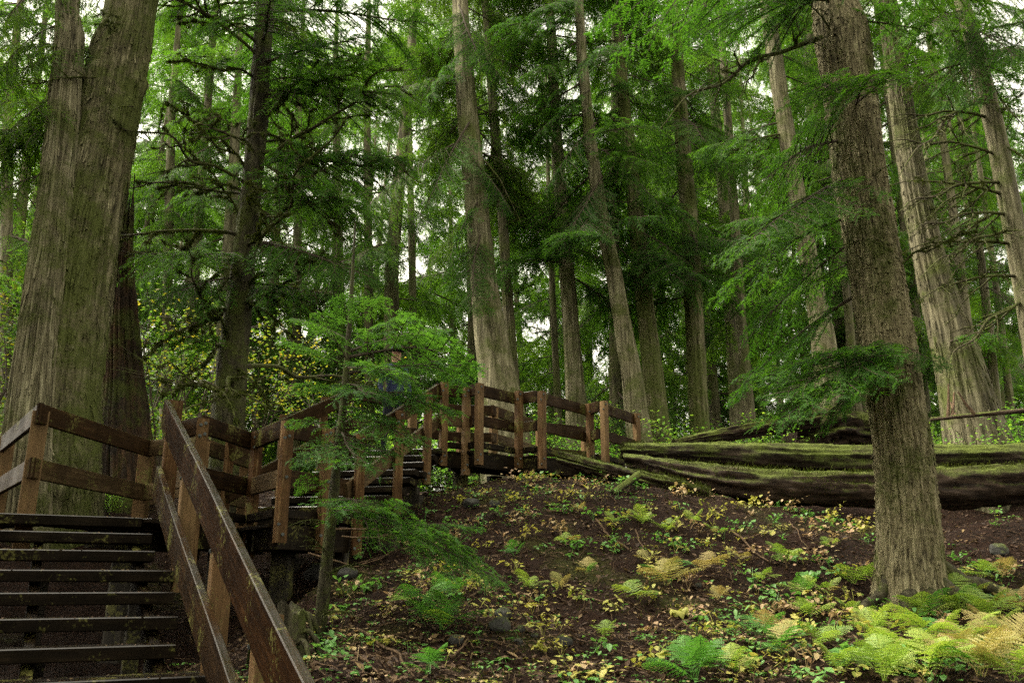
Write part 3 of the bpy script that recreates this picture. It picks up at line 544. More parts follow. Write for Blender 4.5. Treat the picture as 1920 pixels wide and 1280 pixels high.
# ---------------------------------------------------------------- boughs (each one shared by many trees)
def bough_mesh(Ln, seed, leaf, cedar=False, coarse=1.0, fl=1.0, dens=1.0, flat=False):
    g = np.random.default_rng(seed); ac = Acc(); n = 14; t = np.linspace(0, 1, n); ph = g.uniform(0, 6, 4)
    main = np.stack([Ln * t, Ln * .035 * np.sin(t * 4.2 + ph[0]) * t + Ln * .02 * np.sin(t * 9 + ph[1]) * t, Ln * (.24 if cedar else .15) * t * (1 - t) * (1 + .3 * math.sin(ph[2]))], -1)
    r0 = .009 * Ln + .005; ac.tube(main, r0 * (1 - .85 * t), 5, 0)
    at = lambda u: np.stack([np.interp(u, t, main[:, j]) for j in range(3)], -1)
    sp = .085 * coarse ** .5 / dens; V = []; up = np.array([0, 0, 1.0])
    for side in (-1, 1):
        u = .10 + g.uniform(0, .03)
        while u < .99:
            u += sp / Ln * g.uniform(.7, 1.5)
            if u > 1: break
            if g.random() < .10: continue
            l = (Ln * .42 * math.sin(math.pi * min(1, .12 + .88 * u) ** .85) ** .8 * g.uniform(.45, 1.2) + .10) * fl
            ang = math.radians(g.uniform(48, 68) - 18 * u); p0 = at(np.array([u]))[0]; d = np.array([math.cos(ang), side * math.sin(ang), g.uniform(-.16, .12)])
            m = max(3, int(l / .07)); s = np.linspace(0, 1, m)[:, None]; dr = g.uniform(.35, .8) if cedar else g.uniform(.05, .22) if flat else g.uniform(.16, .55)
            bow = g.uniform(-.12, .12)
            c = p0 + d * l * s + np.array([0, 0, -dr * l]) * s ** 2 + np.array([-side * d[1], side * d[0], 0]) * bow * l * s * (1 - s) * 2
            ac.tube(c, np.linspace(r0 * .4 * (1 - .6 * u) + .0025, .0015, m), 3, 0, False)
            ts = .048 * coarse ** .5 / dens; K = max(2, int(l / ts)); q = (np.arange(K) + g.uniform(0, 1, K)) / K
            cc = np.stack([np.interp(q, s[:, 0], c[:, j]) for j in range(3)], -1)
            tg = d[None] + np.array([0, 0, -2 * dr])[None] * q[:, None]; tg /= np.linalg.norm(tg, axis=1)[:, None]
            sd = np.cross(up, tg); sd /= np.linalg.norm(sd, axis=1)[:, None]
            for ss in (-1, 1):
                keep = g.random(K) > .12; k = keep.sum()
                if not k: continue
                al = np.radians(g.uniform(38, 62, k)); td = tg[keep] * np.cos(al)[:, None] + ss * sd[keep] * np.sin(al)[:, None]
                td[:, 2] += g.normal(0, .18, k) - (g.uniform(.15, .7, k) if cedar else (g.uniform(-.05, .1, k) if flat else g.uniform(.0, .35, k))); td /= np.linalg.norm(td, axis=1)[:, None]
                tl = ((.10 + .13 * g.random(k)) * (1 - .55 * q[keep]) * (1.25 if cedar else 1) * min(1, .45 + l) + .02) * coarse ** .35
                nm = np.cross(td, np.cross(up, td)); nm += g.normal(0, .35, (k, 3)); nm /= np.linalg.norm(nm, axis=1)[:, None]
                sv = np.cross(nm, td); sv /= np.linalg.norm(sv, axis=1)[:, None]
                J = max(3, int((8 if cedar else 7) / coarse ** .6)); uj = (np.arange(J) + .5) / J
                base = cc[keep][:, None] + td[:, None] * (tl[:, None] * uj[None])[..., None]; base[..., 2] -= (tl[:, None] * uj[None] ** 2) * .18
                for s3 in (-1, 1):
                    a2 = math.radians(38 if cedar else 56); ld = td[:, None] * math.cos(a2) + s3 * sv[:, None] * math.sin(a2) + g.normal(0, .22, (k, J, 3))
                    ll = (.021 + .012 * g.random((k, J))) * coarse * (1.1 - .4 * uj[None]); wd = ll * (.30 if cedar else .27)
                    b1 = base - td[:, None] * wd[..., None]; b2 = base + td[:, None] * wd[..., None]; tip = base + ld * ll[..., None]
                    V.append(np.stack([b1, b2, tip], 2).reshape(-1, 3))
    V = np.concatenate(V); ac.add(V, np.arange(len(V)).reshape(-1, 3), 1)
    return ac.mesh('bough', [M['twig'], M[leaf]])
def limb_mesh(Ln, seed, moss=0.0, mat='stick', nb=9, wa=.07):
    g = np.random.default_rng(seed); ac = Acc(); n = 22; t = np.linspace(0, 1, n)
    def wob(l, k): return l * np.stack([0 * t, wa * vnoise(np.stack([t * 5 + k, t * 0, t * 0], -1), seed + k) * t ** .5, wa * vnoise(np.stack([t * 5 + k, t * 0 + 5, t * 0], -1), seed + k) * t ** .5], -1)
    main = np.stack([Ln * t, 0 * t, Ln * .22 * t * (1 - t)], -1) + wob(Ln, 1); r0 = .009 * Ln + .008; runs = [(main, r0 * (1 - .8 * t))]; ac.tube(main, runs[0][1], 7, 0)
    for k in range(nb):
        i = int(g.uniform(.12, .95) * n); l = Ln * g.uniform(.15, .5) * (1.1 - i / n); a = g.uniform(.4, 1.1) * g.choice([-1, 1])
        d = np.array([math.cos(a), math.sin(a), g.uniform(-.5, .35)]); c = main[i] + d * l * t[:, None] + wob(l, 10 + k) * 1.6 + np.array([0, 0, -1]) * (t ** 2)[:, None] * l * g.uniform(0, .35)
        rr = runs[0][1][i] * .6 * (1 - .8 * t) + .0015; ac.tube(c, rr, 5, 0, False); runs.append((c, rr))
        for j in range(4):
            i2 = int(g.uniform(.2, .95) * n); l2 = l * g.uniform(.2, .45); d2_ = d + g.normal(0, .6, 3); c2 = c[i2] + d2_ * l2 * t[::4, None]; ac.tube(c2, np.linspace(rr[i2] * .6 + .001, .001, len(c2)), 3, 0, False)
    if moss:
        V = []
        for c, rr in runs:
            q = g.uniform(0, 1, int(moss * 170 * np.linalg.norm(c[-1] - c[0]) / 1.0)); cl = vnoise(np.stack([q * 7, q * 0 + seed, q * 0], -1), seed + 2); q = q[cl > -.15]; cl = cl[cl > -.15]
            b = np.stack([np.interp(q, t, c[:, j]) for j in range(3)], -1); L = (.03 + .13 * np.clip(cl, 0, 1) * g.random(len(q))); L = L[:, None]
            for _ in range(5):
                o = b + g.normal(0, .014, b.shape); hd = np.stack([g.normal(0, .3, len(q)), g.normal(0, .3, len(q)), -np.ones(len(q)) + g.uniform(0, .9, len(q))], -1); w2 = g.normal(0, 1, b.shape); w2 /= np.linalg.norm(w2, axis=1)[:, None]
                V.append(np.stack([o - w2 * .010, o + w2 * .010, o + hd * L * g.uniform(.4, 1, (len(q), 1))], 1).reshape(-1, 3))
        V = np.concatenate(V); ac.add(V, np.arange(len(V)).reshape(-1, 3), 1)
    return ac.mesh('limb', [M[mat], M['moss']])
BO = {}
for kind, leaf, ced in (('hemlock', 'hemlock', False), ('cedar', 'cedarleaf', True), ('young', 'hemlock_young', False)):
    BO[kind] = [(L, bough_mesh(L, 100 + i * 7 + len(kind), leaf, ced, flat=kind == 'young')) for i, L in enumerate([1.0, 1.0, 1.7, 1.7, 2.6, 2.6] + ([3.6] if kind != 'young' else []))]
BO['flat'] = [(L, bough_mesh(L, 360 + i, 'hemlock', flat=True)) for i, L in enumerate([1.0, 1.6, 1.6, 2.3, 2.3])]
BO['far'] = [(L, bough_mesh(L, 300 + i, 'farleaf', i % 2 == 1, 2.0)) for i, L in enumerate([2.6, 2.6, 3.8, 3.8])]
BO['rust'] = [(L, bough_mesh(L, 330 + i, 'rustleaf', True, 1.3)) for i, L in enumerate([1.3, 2.0])]
BO['dead'] = [(L, limb_mesh(L, 400 + i, 0.25, 'mossy_limb', 12, .03)) for i, L in enumerate([1.2, 1.8, 2.4])]
BO['mossy'] = [(L, limb_mesh(L, 420 + i, 1.0, 'mossy_limb')) for i, L in enumerate([1.4, 2.2, 3.0])]
PART = {'dead': 'dead_branch', 'mossy': 'mossy_branch'}
def bough(kind, a, b, parent, origin, roll=None, pick=None):
    a = Vector(a); b = Vector(b); d = b - a; L = d.length; x = d / L
    y = UP.cross(x); y = y.normalized() if y.length > .05 else Vector((1, 0, 0)); z = x.cross(y)
    lst = BO[kind]; best = min(abs(math.log(l / L)) for l, _ in lst); c = [q for q in lst if abs(math.log(q[0] / L)) < best + .12]; Ln, me = random.choice(c)
    s = L / Ln; m = Matrix((x, y, z)).transposed().to_4x4() @ Matrix.Rotation(random.gauss(0, .22) if roll is None else roll, 4, 'X') @ Matrix.Diagonal((s, s * random.uniform(.85, 1.1) * random.choice((-1, 1)), s, 1))
    m.translation = a - origin; o = link(PART.get(kind, 'bough'), me, parent); o.matrix_local = m; return o

# ---------------------------------------------------------------- trunks and trees
def trunk_mesh(pts, mat, nseg=48, fine=0.12, zfine=9.0, ridge=.03, kth=6.0, kz=.5, flare=0.0, lobes=5, seed=0, jag=False, origin=Vector(), burr=0.0):
    p = np.array([(q[0].x, q[0].y, q[0].z, q[1]) for q in pts]); p = p[np.argsort(p[:, 2])]; z0, z1 = p[0, 2], p[-1, 2]
    zs = np.arange(z0, min(z1, zfine), fine); zs = np.concatenate([zs, np.arange(zs[-1] + .6, z1, .6), [z1]]) if z1 > zfine + .7 else np.append(zs[:-1], z1)
    def sm(col):
        v = np.interp(zs, p[:, 2], p[:, col]); k = max(1, int(.6 / fine)); return np.convolve(np.pad(v, k, 'reflect', reflect_type='odd'), np.ones(2 * k + 1) / (2 * k + 1), 'valid')
    cx, cy, r = sm(0), sm(1), np.maximum(sm(3), .01); th = np.linspace(0, 2 * np.pi, nseg, endpoint=False); T, Z = np.meshgrid(th, zs); R = np.repeat(r[:, None], nseg, 1); g = np.random.default_rng(seed); rm = float(np.median(r))
    e = np.exp(-np.clip(Z - z0 - .3, 0, 99) / (1.6 * rm + .15)); lob = sum(np.cos(k * T + g.uniform(0, 6)) * w_ for k, w_ in ((lobes, .55), (lobes + 2, .3), (3, .35)))
    R = R * (1 + flare * e * (.55 + .75 * lob) + .05 * fbm(np.stack([np.cos(T) * 1.2, np.sin(T) * 1.2, Z * .35], -1), 3, seed))
    warp = .35 * fbm(np.stack([np.cos(T) * 2, np.sin(T) * 2, Z * .5], -1), 2, seed + 5)
    nn = fbm(np.stack([np.cos(T + warp * .3) * kth, np.sin(T + warp * .3) * kth, Z * kz], -1), 3, seed + 1); n2 = fbm(np.stack([np.cos(T) * kth * 2.3, np.sin(T) * kth * 2.3, Z * kz * 2.2], -1), 3, seed + 2)
    R = R - ridge * np.exp(-np.abs(nn) * 8) * (.55 + .6 * fbm(np.stack([np.cos(T) * 3, np.sin(T) * 3, Z * 1.3], -1), 2, seed + 4)) + ridge * .9 * n2
    if burr: R = R + burr * np.clip(fbm(np.stack([np.cos(T) * 2.5, np.sin(T) * 2.5, Z * 2.2], -1), 2, seed + 9) - .28, 0, 1) * 3
    Zv = Z.copy()
    if jag: Zv = Zv + np.clip((Z - (z1 - .6)) / .6, 0, 1) * .7 * vnoise(np.stack([np.cos(T) * 3, np.sin(T) * 3, T * 0], -1), seed)
    V = np.stack([cx[:, None] + R * np.cos(T) - origin.x, cy[:, None] + R * np.sin(T) - origin.y, Zv - origin.z], -1); n = len(zs)
    i = np.arange(n - 1)[:, None] * nseg; j = np.arange(nseg)[None]; j2 = (j + 1) % nseg
    F = np.stack([i + j, i + j2, i + nseg + j2, i + nseg + j], -1).reshape(-1, 4)
    GRID[0] = V
    return mesh_np('trunk', V.reshape(-1, 3), F, [M[mat]], None, True)
GRID = [None]
def bark_plates(parent, mat, n, ln, wd, seed, lift=.012, zmax=9.5, step=.025):
    V = GRID[0]; g = np.random.default_rng(seed); R, S, _ = V.shape; c = V.mean(1); ac = Acc(); top = int(np.searchsorted(c[:, 2], zmax))
    for k in range(n):
        m = 5; l = g.uniform(*ln); r = max(1, int(l / step / (m - 1))); i = int(g.integers(2, max(3, min(top, R) - r * (m - 1) - 2))); j = int(g.integers(0, S)); w_ = g.uniform(*wd); sk = g.integers(-1, 2)
        idx = [min(R - 1, i + r * q) for q in range(m)]; p = np.array([V[a, (j + sk * (q // 2)) % S] for q, a in enumerate(idx)]); nr = p - c[idx]; nr[:, 2] = 0; nr /= np.linalg.norm(nr, axis=1)[:, None]; tg = np.cross([0, 0, 1.0], nr)
        u = np.linspace(0, 1, m)[:, None]; of = .004 + lift * g.random() * (np.abs(u - .5) * 2) ** 2 * np.where(u < .5, 1.6, .5); wv = w_ * (np.sin(np.pi * (u * .8 + .1)) * .7 + .35)
        p = p + nr * of; L_, R_ = p - tg * wv - nr * .006, p + tg * wv - nr * .006; Mx = p + nr * .006; rows = np.stack([L_, Mx, R_], 1).reshape(-1, 3); a = np.arange(m - 1) * 3
        ac.add(rows, np.concatenate([np.stack([a, a + 1, a + 4, a + 3], -1), np.stack([a + 1, a + 2, a + 5, a + 4], -1)]))
    link('bark_strips', ac.mesh('bark_strips', [M[mat]], False), parent, kind='stuff')
def roots(parent, path, mat, specs, origin):
    b = path[1][0]
    for k, (az, l, r, h) in enumerate(specs):
        t = np.linspace(0, 1, 26); a = math.radians(az); x = b.x + np.sin(a + .35 * t * (1 if k % 2 else -1)) * (.2 + l * t); y = b.y + np.cos(a + .35 * t * (1 if k % 2 else -1)) * (.2 + l * t); z = gz(x, y) + h * (1 - t) ** 2.2 - .02 - .07 * t ** 2 + r * .2
        ac = Acc(); ac.tube(np.stack([x - origin.x, y - origin.y, z - origin.z], -1), r * (1 - .78 * t) * (1 + .25 * vnoise(np.stack([t * 8, t * 0 + k, t * 0], -1), 9)), 12); link('root', ac.mesh('root', [M['mossbark']], True), parent)
def stem_path(px, D, top=None, root=True, lean_top=0.35):
    q = [(P(x, y, D), pxw(hw, D)) for x, y, hw in px]; q.sort(key=lambda a: a[0].z)
    lo, hi = q[0], q[-1]; d = (q[1][0] - lo[0]); d /= max(.2, d.z)
    if root:
        g = gzs(lo[0].x, lo[0].y) - .35
        if lo[0].z > g + .05: k = lo[0].z - g; q.insert(0, (lo[0] - d * k * .8 + Vector((0, 0, -k * .2)), lo[1] * (1 + .06 * min(k, 3))))
    if top and top > hi[0].z + .5:
        d = (hi[0] - q[-2][0]); d /= max(.2, d.z); k = top - hi[0].z; q.append((hi[0] + Vector((d.x * k * lean_top, d.y * k * lean_top, k)), hi[1] * .25)); 
    return q
def at_z(path, z):
    zs = [a[0].z for a in path]; f = lambda i: float(np.interp(z, zs, [a[0][i] for a in path])); return Vector((f(0), f(1), z)), float(np.interp(z, zs, [a[1] for a in path]))
def crown_fill(cr, path, origin, kind, n, z0, z1, l0, l1, az=(0, 360), el=(-46, -4), rust=0.0):
    for k in range(n):
        z = z0 + (z1 - z0) * (k + random.random()) / n; c, r = at_z(path, z); f = (z - z0) / (z1 - z0 + .01)
        a = math.radians(random.uniform(*az)); e = math.radians(random.uniform(*el)); L = random.uniform(l0, l1) * (1 - .25 * f)
        d = Vector((math.sin(a) * math.cos(e), math.cos(a) * math.cos(e), math.sin(e)))
        bough('rust' if random.random() < rust else kind, c + d * r * .6, c + d * (r + L), cr, origin)
def tree(name, label, px, D, mat, top=24, kind='hemlock', fill=(), cat='tree', group=None, ex=(), tmesh=None, extra_stems=(), plates=None, rts=None):
    path = stem_path(px, D, top); b = path[0][0]; root = thing(name, label, cat, b, group)
    link('trunk', trunk_mesh(path, mat, origin=b, **(tmesh or {})), root)
    if plates: bark_plates(root, mat, *plates)
    if rts: roots(root, path, mat, rts, b)
    for px2, D2, t2, mat2, tk in extra_stems: link('stem', trunk_mesh(stem_path(px2, D2, t2), mat2, origin=b, **tk), root); bark_plates(root, mat2, 500, (.2, .8), (.008, .022), 5, .02)
    cr = bpy.data.objects.new('crown', None); COL.objects.link(cr); cr.parent = root
    for f in fill: crown_fill(cr, path, b, *f)
    for e in ex:
        k, (ax, ay, aD), (bx, by, bD) = e[:3]; bough(k, P(ax, ay, aD), P(bx, by, bD), cr, b, *(e[3:]))
    return root, path, cr
fine = dict(nseg=240, fine=.025, zfine=9.6)
# the big double cedar on the left
tree('twin_cedar', 'huge mossy double trunked cedar behind the landing railing on the left', [(245, 0, 57), (188, 300, 57), (155, 450, 63), (127, 600, 72), (104, 760, 76), (100, 960, 78)], 11.2, 'cedar', 26,
     fill=[('cedar', 22, 12, 18, 1.4, 2.6), ('cedar', 7, 7.2, 9.5, 1.0, 1.9, (230, 320), (-40, -5), .0)],
     ex=[('cedar', (178, 90, 11.1), (160, 240, 10.9)), ('cedar', (130, 40, 11), (10, 120, 10.5)), ('cedar', (120, 170, 11), (-20, 300, 10.6)),
         ('dead', (180, 145, 10.7), (5, 170, 10.3)), ('dead', (250, 200, 10.7), (195, 215, 10.2)), ('cedar', (130, -60, 11), (20, 30, 10.2)), ('cedar', (110, 200, 11.2), (0, 330, 11)), ('mossy', (190, 20, 10.8), (215, 60, 10.4))],
     tmesh=dict(mat_dummy=0) if False else dict(ridge=.042, kth=13, kz=.5, flare=.10, lobes=4, seed=3, burr=.05, **fine),
     plates=(1500, (.08, .45), (.006, .02), 4, .022), extra_stems=[([(137, 0, 26), (112, 300, 29), (96, 450, 33), (78, 600, 37), (60, 760, 42), (48, 960, 52)], 10.75, 25, 'cedar_pale', dict(ridge=.05, kth=8, kz=.25, flare=.25, seed=8, **fine))])
sn = thing('charred_snag', 'dark burnt broken trunk standing just right of the twin cedar', 'dead tree', P(228, 960, 12.8))
link('trunk', trunk_mesh(stem_path([(240, 395, 9), (228, 480, 22), (222, 600, 33), (226, 750, 48), (226, 860, 56), (228, 960, 64)], 12.8), 'burnt', origin=Vector(sn.location), ridge=.06, kth=5, kz=.35, flare=.2, seed=14, jag=True, **fine), sn)
# slender mossy tree with many crooked limbs
tree('mossy_hemlock', 'slender dark mossy tree with crooked bare limbs behind the landing', [(498, -20, 18), (492, 100, 19), (483, 230, 20), (474, 340, 20), (460, 450, 21), (452, 550, 24), (438, 650, 27), (430, 760, 29), (425, 900, 32)], 13, 'mossbark', 22,
     fill=[('hemlock', 14, 10.5, 17, 1.8, 3.0), ('mossy', 30, 4.5, 12, 1.8, 3.6, (0, 360), (-25, 35)), ('hemlock', 5, 7.5, 11, 1.8, 3.0, (60, 140), (-20, 0))],
     ex=[('mossy', (486, 215, 13), (690, 130, 12)), ('mossy', (476, 300, 13), (660, 470, 12.2)), ('mossy', (478, 290, 13), (790, 335, 12)), ('mossy', (462, 360, 13), (285, 350, 12)), ('mossy', (470, 330, 13), (310, 190, 12.2)), ('mossy', (455, 420, 13), (345, 260, 12.4)),
         ('mossy', (452, 470, 13), (370, 620, 12.3)), ('mossy', (446, 575, 13), (265, 665, 12)), ('mossy', (440, 640, 13), (320, 735, 12.2)), ('mossy', (458, 545, 13), (640, 600, 12.3)), ('mossy', (460, 540, 13), (600, 480, 12)), ('mossy', (450, 560, 13), (560, 670, 12.4)),
         ('mossy', (486, 150, 13), (310, 110, 12.2)), ('mossy', (488, 60, 13), (330, 40, 12.4)), ('mossy', (480, 250, 13), (620, 300, 13.5)), ('mossy', (432, 690, 13), (520, 760, 12.2)),
         ('hemlock', (490, 120, 13), (700, 70, 11.5)), ('hemlock', (488, 180, 13), (790, 190, 11.8)), ('hemlock', (478, 300, 13), (770, 300, 12.2)), ('hemlock', (474, 330, 13), (720, 420, 11.6)), ('hemlock', (462, 450, 13), (690, 520, 11.8)), ('hemlock', (455, 480, 13), (250, 480, 11.4)), ('hemlock', (450, 520, 13), (300, 560, 12)), ('hemlock', (452, 530, 13), (640, 560, 12.4)), ('hemlock', (438, 660, 13), (300, 620, 12.2)), ('hemlock', (496, 20, 13), (820, 60, 12)), ('hemlock', (496, 0, 13), (640, -30, 12)), ('hemlock', (492, 60, 13), (380, 60, 12.6))],
     tmesh=dict(ridge=.02, kth=6, kz=1.6, flare=.2, seed=21, nseg=64, fine=.05, zfine=13, burr=.02))
# the furrowed conifer on the right, nearest of all
tree('furrowed_conifer', 'tall furrowed grey brown conifer standing in front of the logs on the right', [(1566, -10, 56), (1590, 150, 51), (1608, 300, 48), (1633, 450, 49), (1657, 600, 49), (1680, 750, 48), (1698, 900, 49), (1704, 1000, 50), (1708, 1090, 52), (1709, 1145, 55)], 9.5, 'conifer', 24,
     fill=[('hemlock', 14, 10.8, 16, 1.8, 3.0)],
     ex=[('flat', (1600, 330, 9.5), (1395, 470, 8.6)), ('flat', (1590, 260, 9.5), (1430, 330, 8.4)), ('flat', (1610, 400, 9.6), (1360, 540, 9.4)), ('flat', (1615, 440, 9.6), (1400, 640, 9.8)), ('flat', (1630, 540, 9.7), (1380, 740, 10)), ('flat', (1620, 480, 9.6), (1480, 560, 10)), ('flat', (1690, 660, 9.2), (1455, 745, 8.8)), ('flat', (1680, 665, 9.2), (1470, 790, 8.6)), ('flat', (1670, 655, 9.2), (1440, 710, 9.0)), ('flat', (1690, 650, 9.2), (1500, 680, 8.8)), ('flat', (1690, 655, 9.2), (1560, 790, 8.6)), ('flat', (1700, 650, 9.2), (1770, 690, 8.8)), ('flat', (1680, 645, 9.2), (1600, 660, 8.6)), ('flat', (1680, 650, 9.2), (1520, 770, 8.5)),
         ('flat', (1610, 190, 9.2), (1735, 105, 8.2)), ('flat', (1608, 180, 9.2), (1505, 165, 8.2)), ('flat', (1605, 195, 9.2), (1640, 140, 8.0)), ('dead', (1615, 445, 9.1), (1690, 490, 8.9)), ('mossy', (1690, 495, 9.2), (1830, 430, 8.9)), ('dead', (1640, 330, 9.1), (1690, 300, 8.7)),
         ('dead', (1540, 70, 9.3), (1240, 235, 8.8)), ('dead', (1560, 60, 9.3), (1490, -20, 8.8)), ('flat', (1560, 0, 9.3), (1330, 40, 8.4)), ('flat', (1560, -20, 9.3), (1420, 90, 8.8)), ('flat', (1580, 40, 9.6), (1740, 60, 9)), ('dead', (1640, 550, 9.2), (1655, 520, 8.9)),
         ('flat', (1550, -60, 9.3), (1150, -20, 8.2)), ('flat', (1600, -60, 9.3), (1850, 20, 8.6))],
     tmesh=dict(ridge=.030, kth=12, kz=1.9, flare=.24, lobes=4, seed=33, nseg=260, fine=.018, zfine=8.8), plates=(2600, (.05, .16), (.008, .02), 6, .014, 8.5, .018), rts=[(95, 1.5, .11, .42), (125, 1.1, .10, .3), (60, 1.0, .09, .35), (200, .7, .10, .25), (255, .8, .09, .3), (165, .6, .10, .3)])
# tall cedars beyond the walkway
mid = dict(nseg=64, fine=.06, zfine=18)
tree('straight_cedar', 'tall straight grey cedar rising behind the middle of the bridge railing', [(862, 0, 16), (866, 60, 18), (880, 250, 21), (895, 400, 23), (907, 520, 26), (922, 640, 32), (936, 720, 38), (944, 800, 46)], 20, 'cedar_pale', 30,
     fill=[('cedar', 40, 12, 25, 2.0, 3.4, (-105, 105))], ex=[('hemlock', (868, 60, 19.7), (960, 180, 19.3)), ('hemlock', (870, 90, 19.7), (780, 230, 19.4)), ('hemlock', (880, 230, 19.7), (800, 390, 19.3)), ('hemlock', (895, 380, 19.7), (830, 520, 19.2)), ('hemlock', (885, 300, 19.7), (960, 400, 19.4)), ('hemlock', (860, 10, 19.6), (900, 130, 19.0)), ('hemlock', (900, 440, 19.7), (880, 585, 18.9)), ('mossy', (905, 300, 20), (965, 420, 19.6))], tmesh=dict(ridge=.05, kth=6, kz=.2, flare=.25, seed=41, **mid))
tree('slim_cedar', 'slim brown trunk close to the right of the straight grey cedar', [(910, 0, 8), (924, 200, 9), (938, 350, 10), (948, 500, 10), (958, 650, 11), (963, 720, 12), (966, 800, 13)], 21.5, 'farbark', 28, fill=[('cedar', 35, 11.5, 24, 1.8, 3.2, (-110, 110))],
     ex=[('mossy', (945, 430, 21.5), (985, 400, 21)), ('mossy', (955, 560, 21.5), (1000, 530, 21))], tmesh=dict(ridge=.03, kth=5, kz=.5, seed=42, **mid))
tree('leaning_cedar', 'pale stripy trunk behind the right end of the bridge railing', [(1035, 100, 10), (1047, 300, 12), (1060, 470, 14), (1070, 600, 15), (1077, 700, 17), (1083, 820, 22)], 22, 'cedar_pale', 28, fill=[('hemlock', 36, 9.5, 24, 1.8, 3.0)], tmesh=dict(ridge=.04, kth=5, kz=.25, seed=43, flare=.1, **mid))
tree('stripy_cedar', 'broad stripy cedar trunk just beyond the end of the bridge', [(1090, 100, 10), (1108, 280, 12), (1130, 420, 14), (1150, 500, 15), (1166, 600, 16), (1186, 710, 19), (1197, 800, 23)], 20, 'cedar_pale', 28, fill=[('hemlock', 36, 9.5, 22, 1.8, 3.2)], ex=[('hemlock', (1118, 230, 19.6), (1020, 360, 19.3)), ('hemlock', (1130, 280, 19.6), (1240, 390, 19.2)), ('hemlock', (1105, 170, 19.6), (1000, 260, 19.4)), ('hemlock', (1130, 330, 19.6), (1060, 460, 19.2))], tmesh=dict(ridge=.05, kth=6, kz=.25, seed=44, flare=.15, **mid))
tree('grey_cedar', 'darker grey trunk directly right of the broad stripy cedar', [(1170, 200, 12), (1187, 350, 15), (1200, 480, 16), (1212, 600, 17), (1226, 720, 20), (1233, 800, 23)], 21.5, 'cedar', 28, fill=[('hemlock', 36, 9.5, 22, 1.8, 3.2)], tmesh=dict(ridge=.045, kth=6, kz=.3, seed=45, flare=.12, **mid))
tree('pole_tree', 'very thin pole like trunk between the slim cedar and the pale stripy trunk', [(1030, 420, 5), (1036, 560, 6), (1045, 740, 7)], 26, 'farbark', 20, fill=[('far', 18, 7, 19, 1.4, 2.4)], tmesh=dict(ridge=.015, seed=46, nseg=20, fine=.2, zfine=20))
tree('shaded_fir', 'shaded upright trunk in the gap right of the centre', [(1262, 0, 12), (1275, 200, 14), (1292, 400, 16), (1302, 600, 17), (1312, 800, 18)], 22, 'cedar', 28, fill=[('hemlock', 38, 9.0, 23, 1.8, 3.2)], tmesh=dict(ridge=.035, kth=5, kz=.5, seed=47, **mid))
tree('thin_fir', 'thin dark trunk standing against the bright sky gap', [(1316, 0, 8), (1335, 150, 9), (1352, 320, 10), (1362, 450, 11), (1376, 700, 12)], 26, 'farbark', 30, fill=[('far', 29, 9, 27, 1.2, 2.4)], tmesh=dict(ridge=.02, kth=4, kz=.5, seed=48, nseg=32, fine=.12, zfine=24))
tree('pale_leaning_fir', 'pale leaning trunk left of the furrowed conifer', [(1436, 0, 14), (1455, 130, 16), (1480, 280, 16), (1505, 430, 17), (1530, 560, 20), (1545, 640, 23), (1560, 800, 27)], 18, 'cedar_pale', 26, fill=[('hemlock', 21, 9, 20, 1.5, 2.6)],
     ex=[('dead', (1450, 110, 18), (1330, 150, 17.4)), ('dead', (1460, 180, 18), (1560, 150, 17.2)), ('dead', (1470, 250, 18), (1350, 300, 17.4)), ('dead', (1480, 300, 18), (1390, 330, 18.4)), ('dead', (1445, 60, 18), (1540, 20, 17.6)), ('dead', (1500, 420, 18), (1580, 440, 18)), ('dead', (1440, 20, 18), (1350, 10, 17.6))], tmesh=dict(ridge=.03, kth=5, kz=.6, seed=49, **mid))
tree('short_fir', 'small bare lower trunk seen under the dark hanging boughs', [(1370, 300, 9), (1390, 600, 10), (1403, 760, 11), (1411, 830, 12)], 24, 'farbark', 26, fill=[('far', 27, 9, 22, 1.6, 2.8)], tmesh=dict(ridge=.02, seed=50, nseg=32, fine=.12, zfine=22))
tree('leaning_redcedar', 'large ribbed leaning cedar behind and right of the furrowed conifer', [(1672, 60, 19), (1690, 200, 22), (1713, 350, 25), (1745, 500, 30), (1790, 650, 40), (1815, 760, 47), (1838, 850, 58)], 15.5, 'farbark', 26, fill=[('cedar', 22, 13, 21, 1.8, 3.0)],
     ex=[('cedar', (1700, 130, 15.5), (1800, 70, 14.6)), ('hemlock', (1780, 640, 15.2), (1870, 625, 14.2)), ('cedar', (1690, 100, 15.5), (1760, 190, 14.8)), ('dead', (1720, 400, 15.4), (1850, 390, 15))], tmesh=dict(ridge=.05, kth=7, kz=.22, flare=.3, lobes=6, seed=51, nseg=96, fine=.04, zfine=14), plates=(700, (.15, .6), (.008, .02), 7, .018, 13, .04))
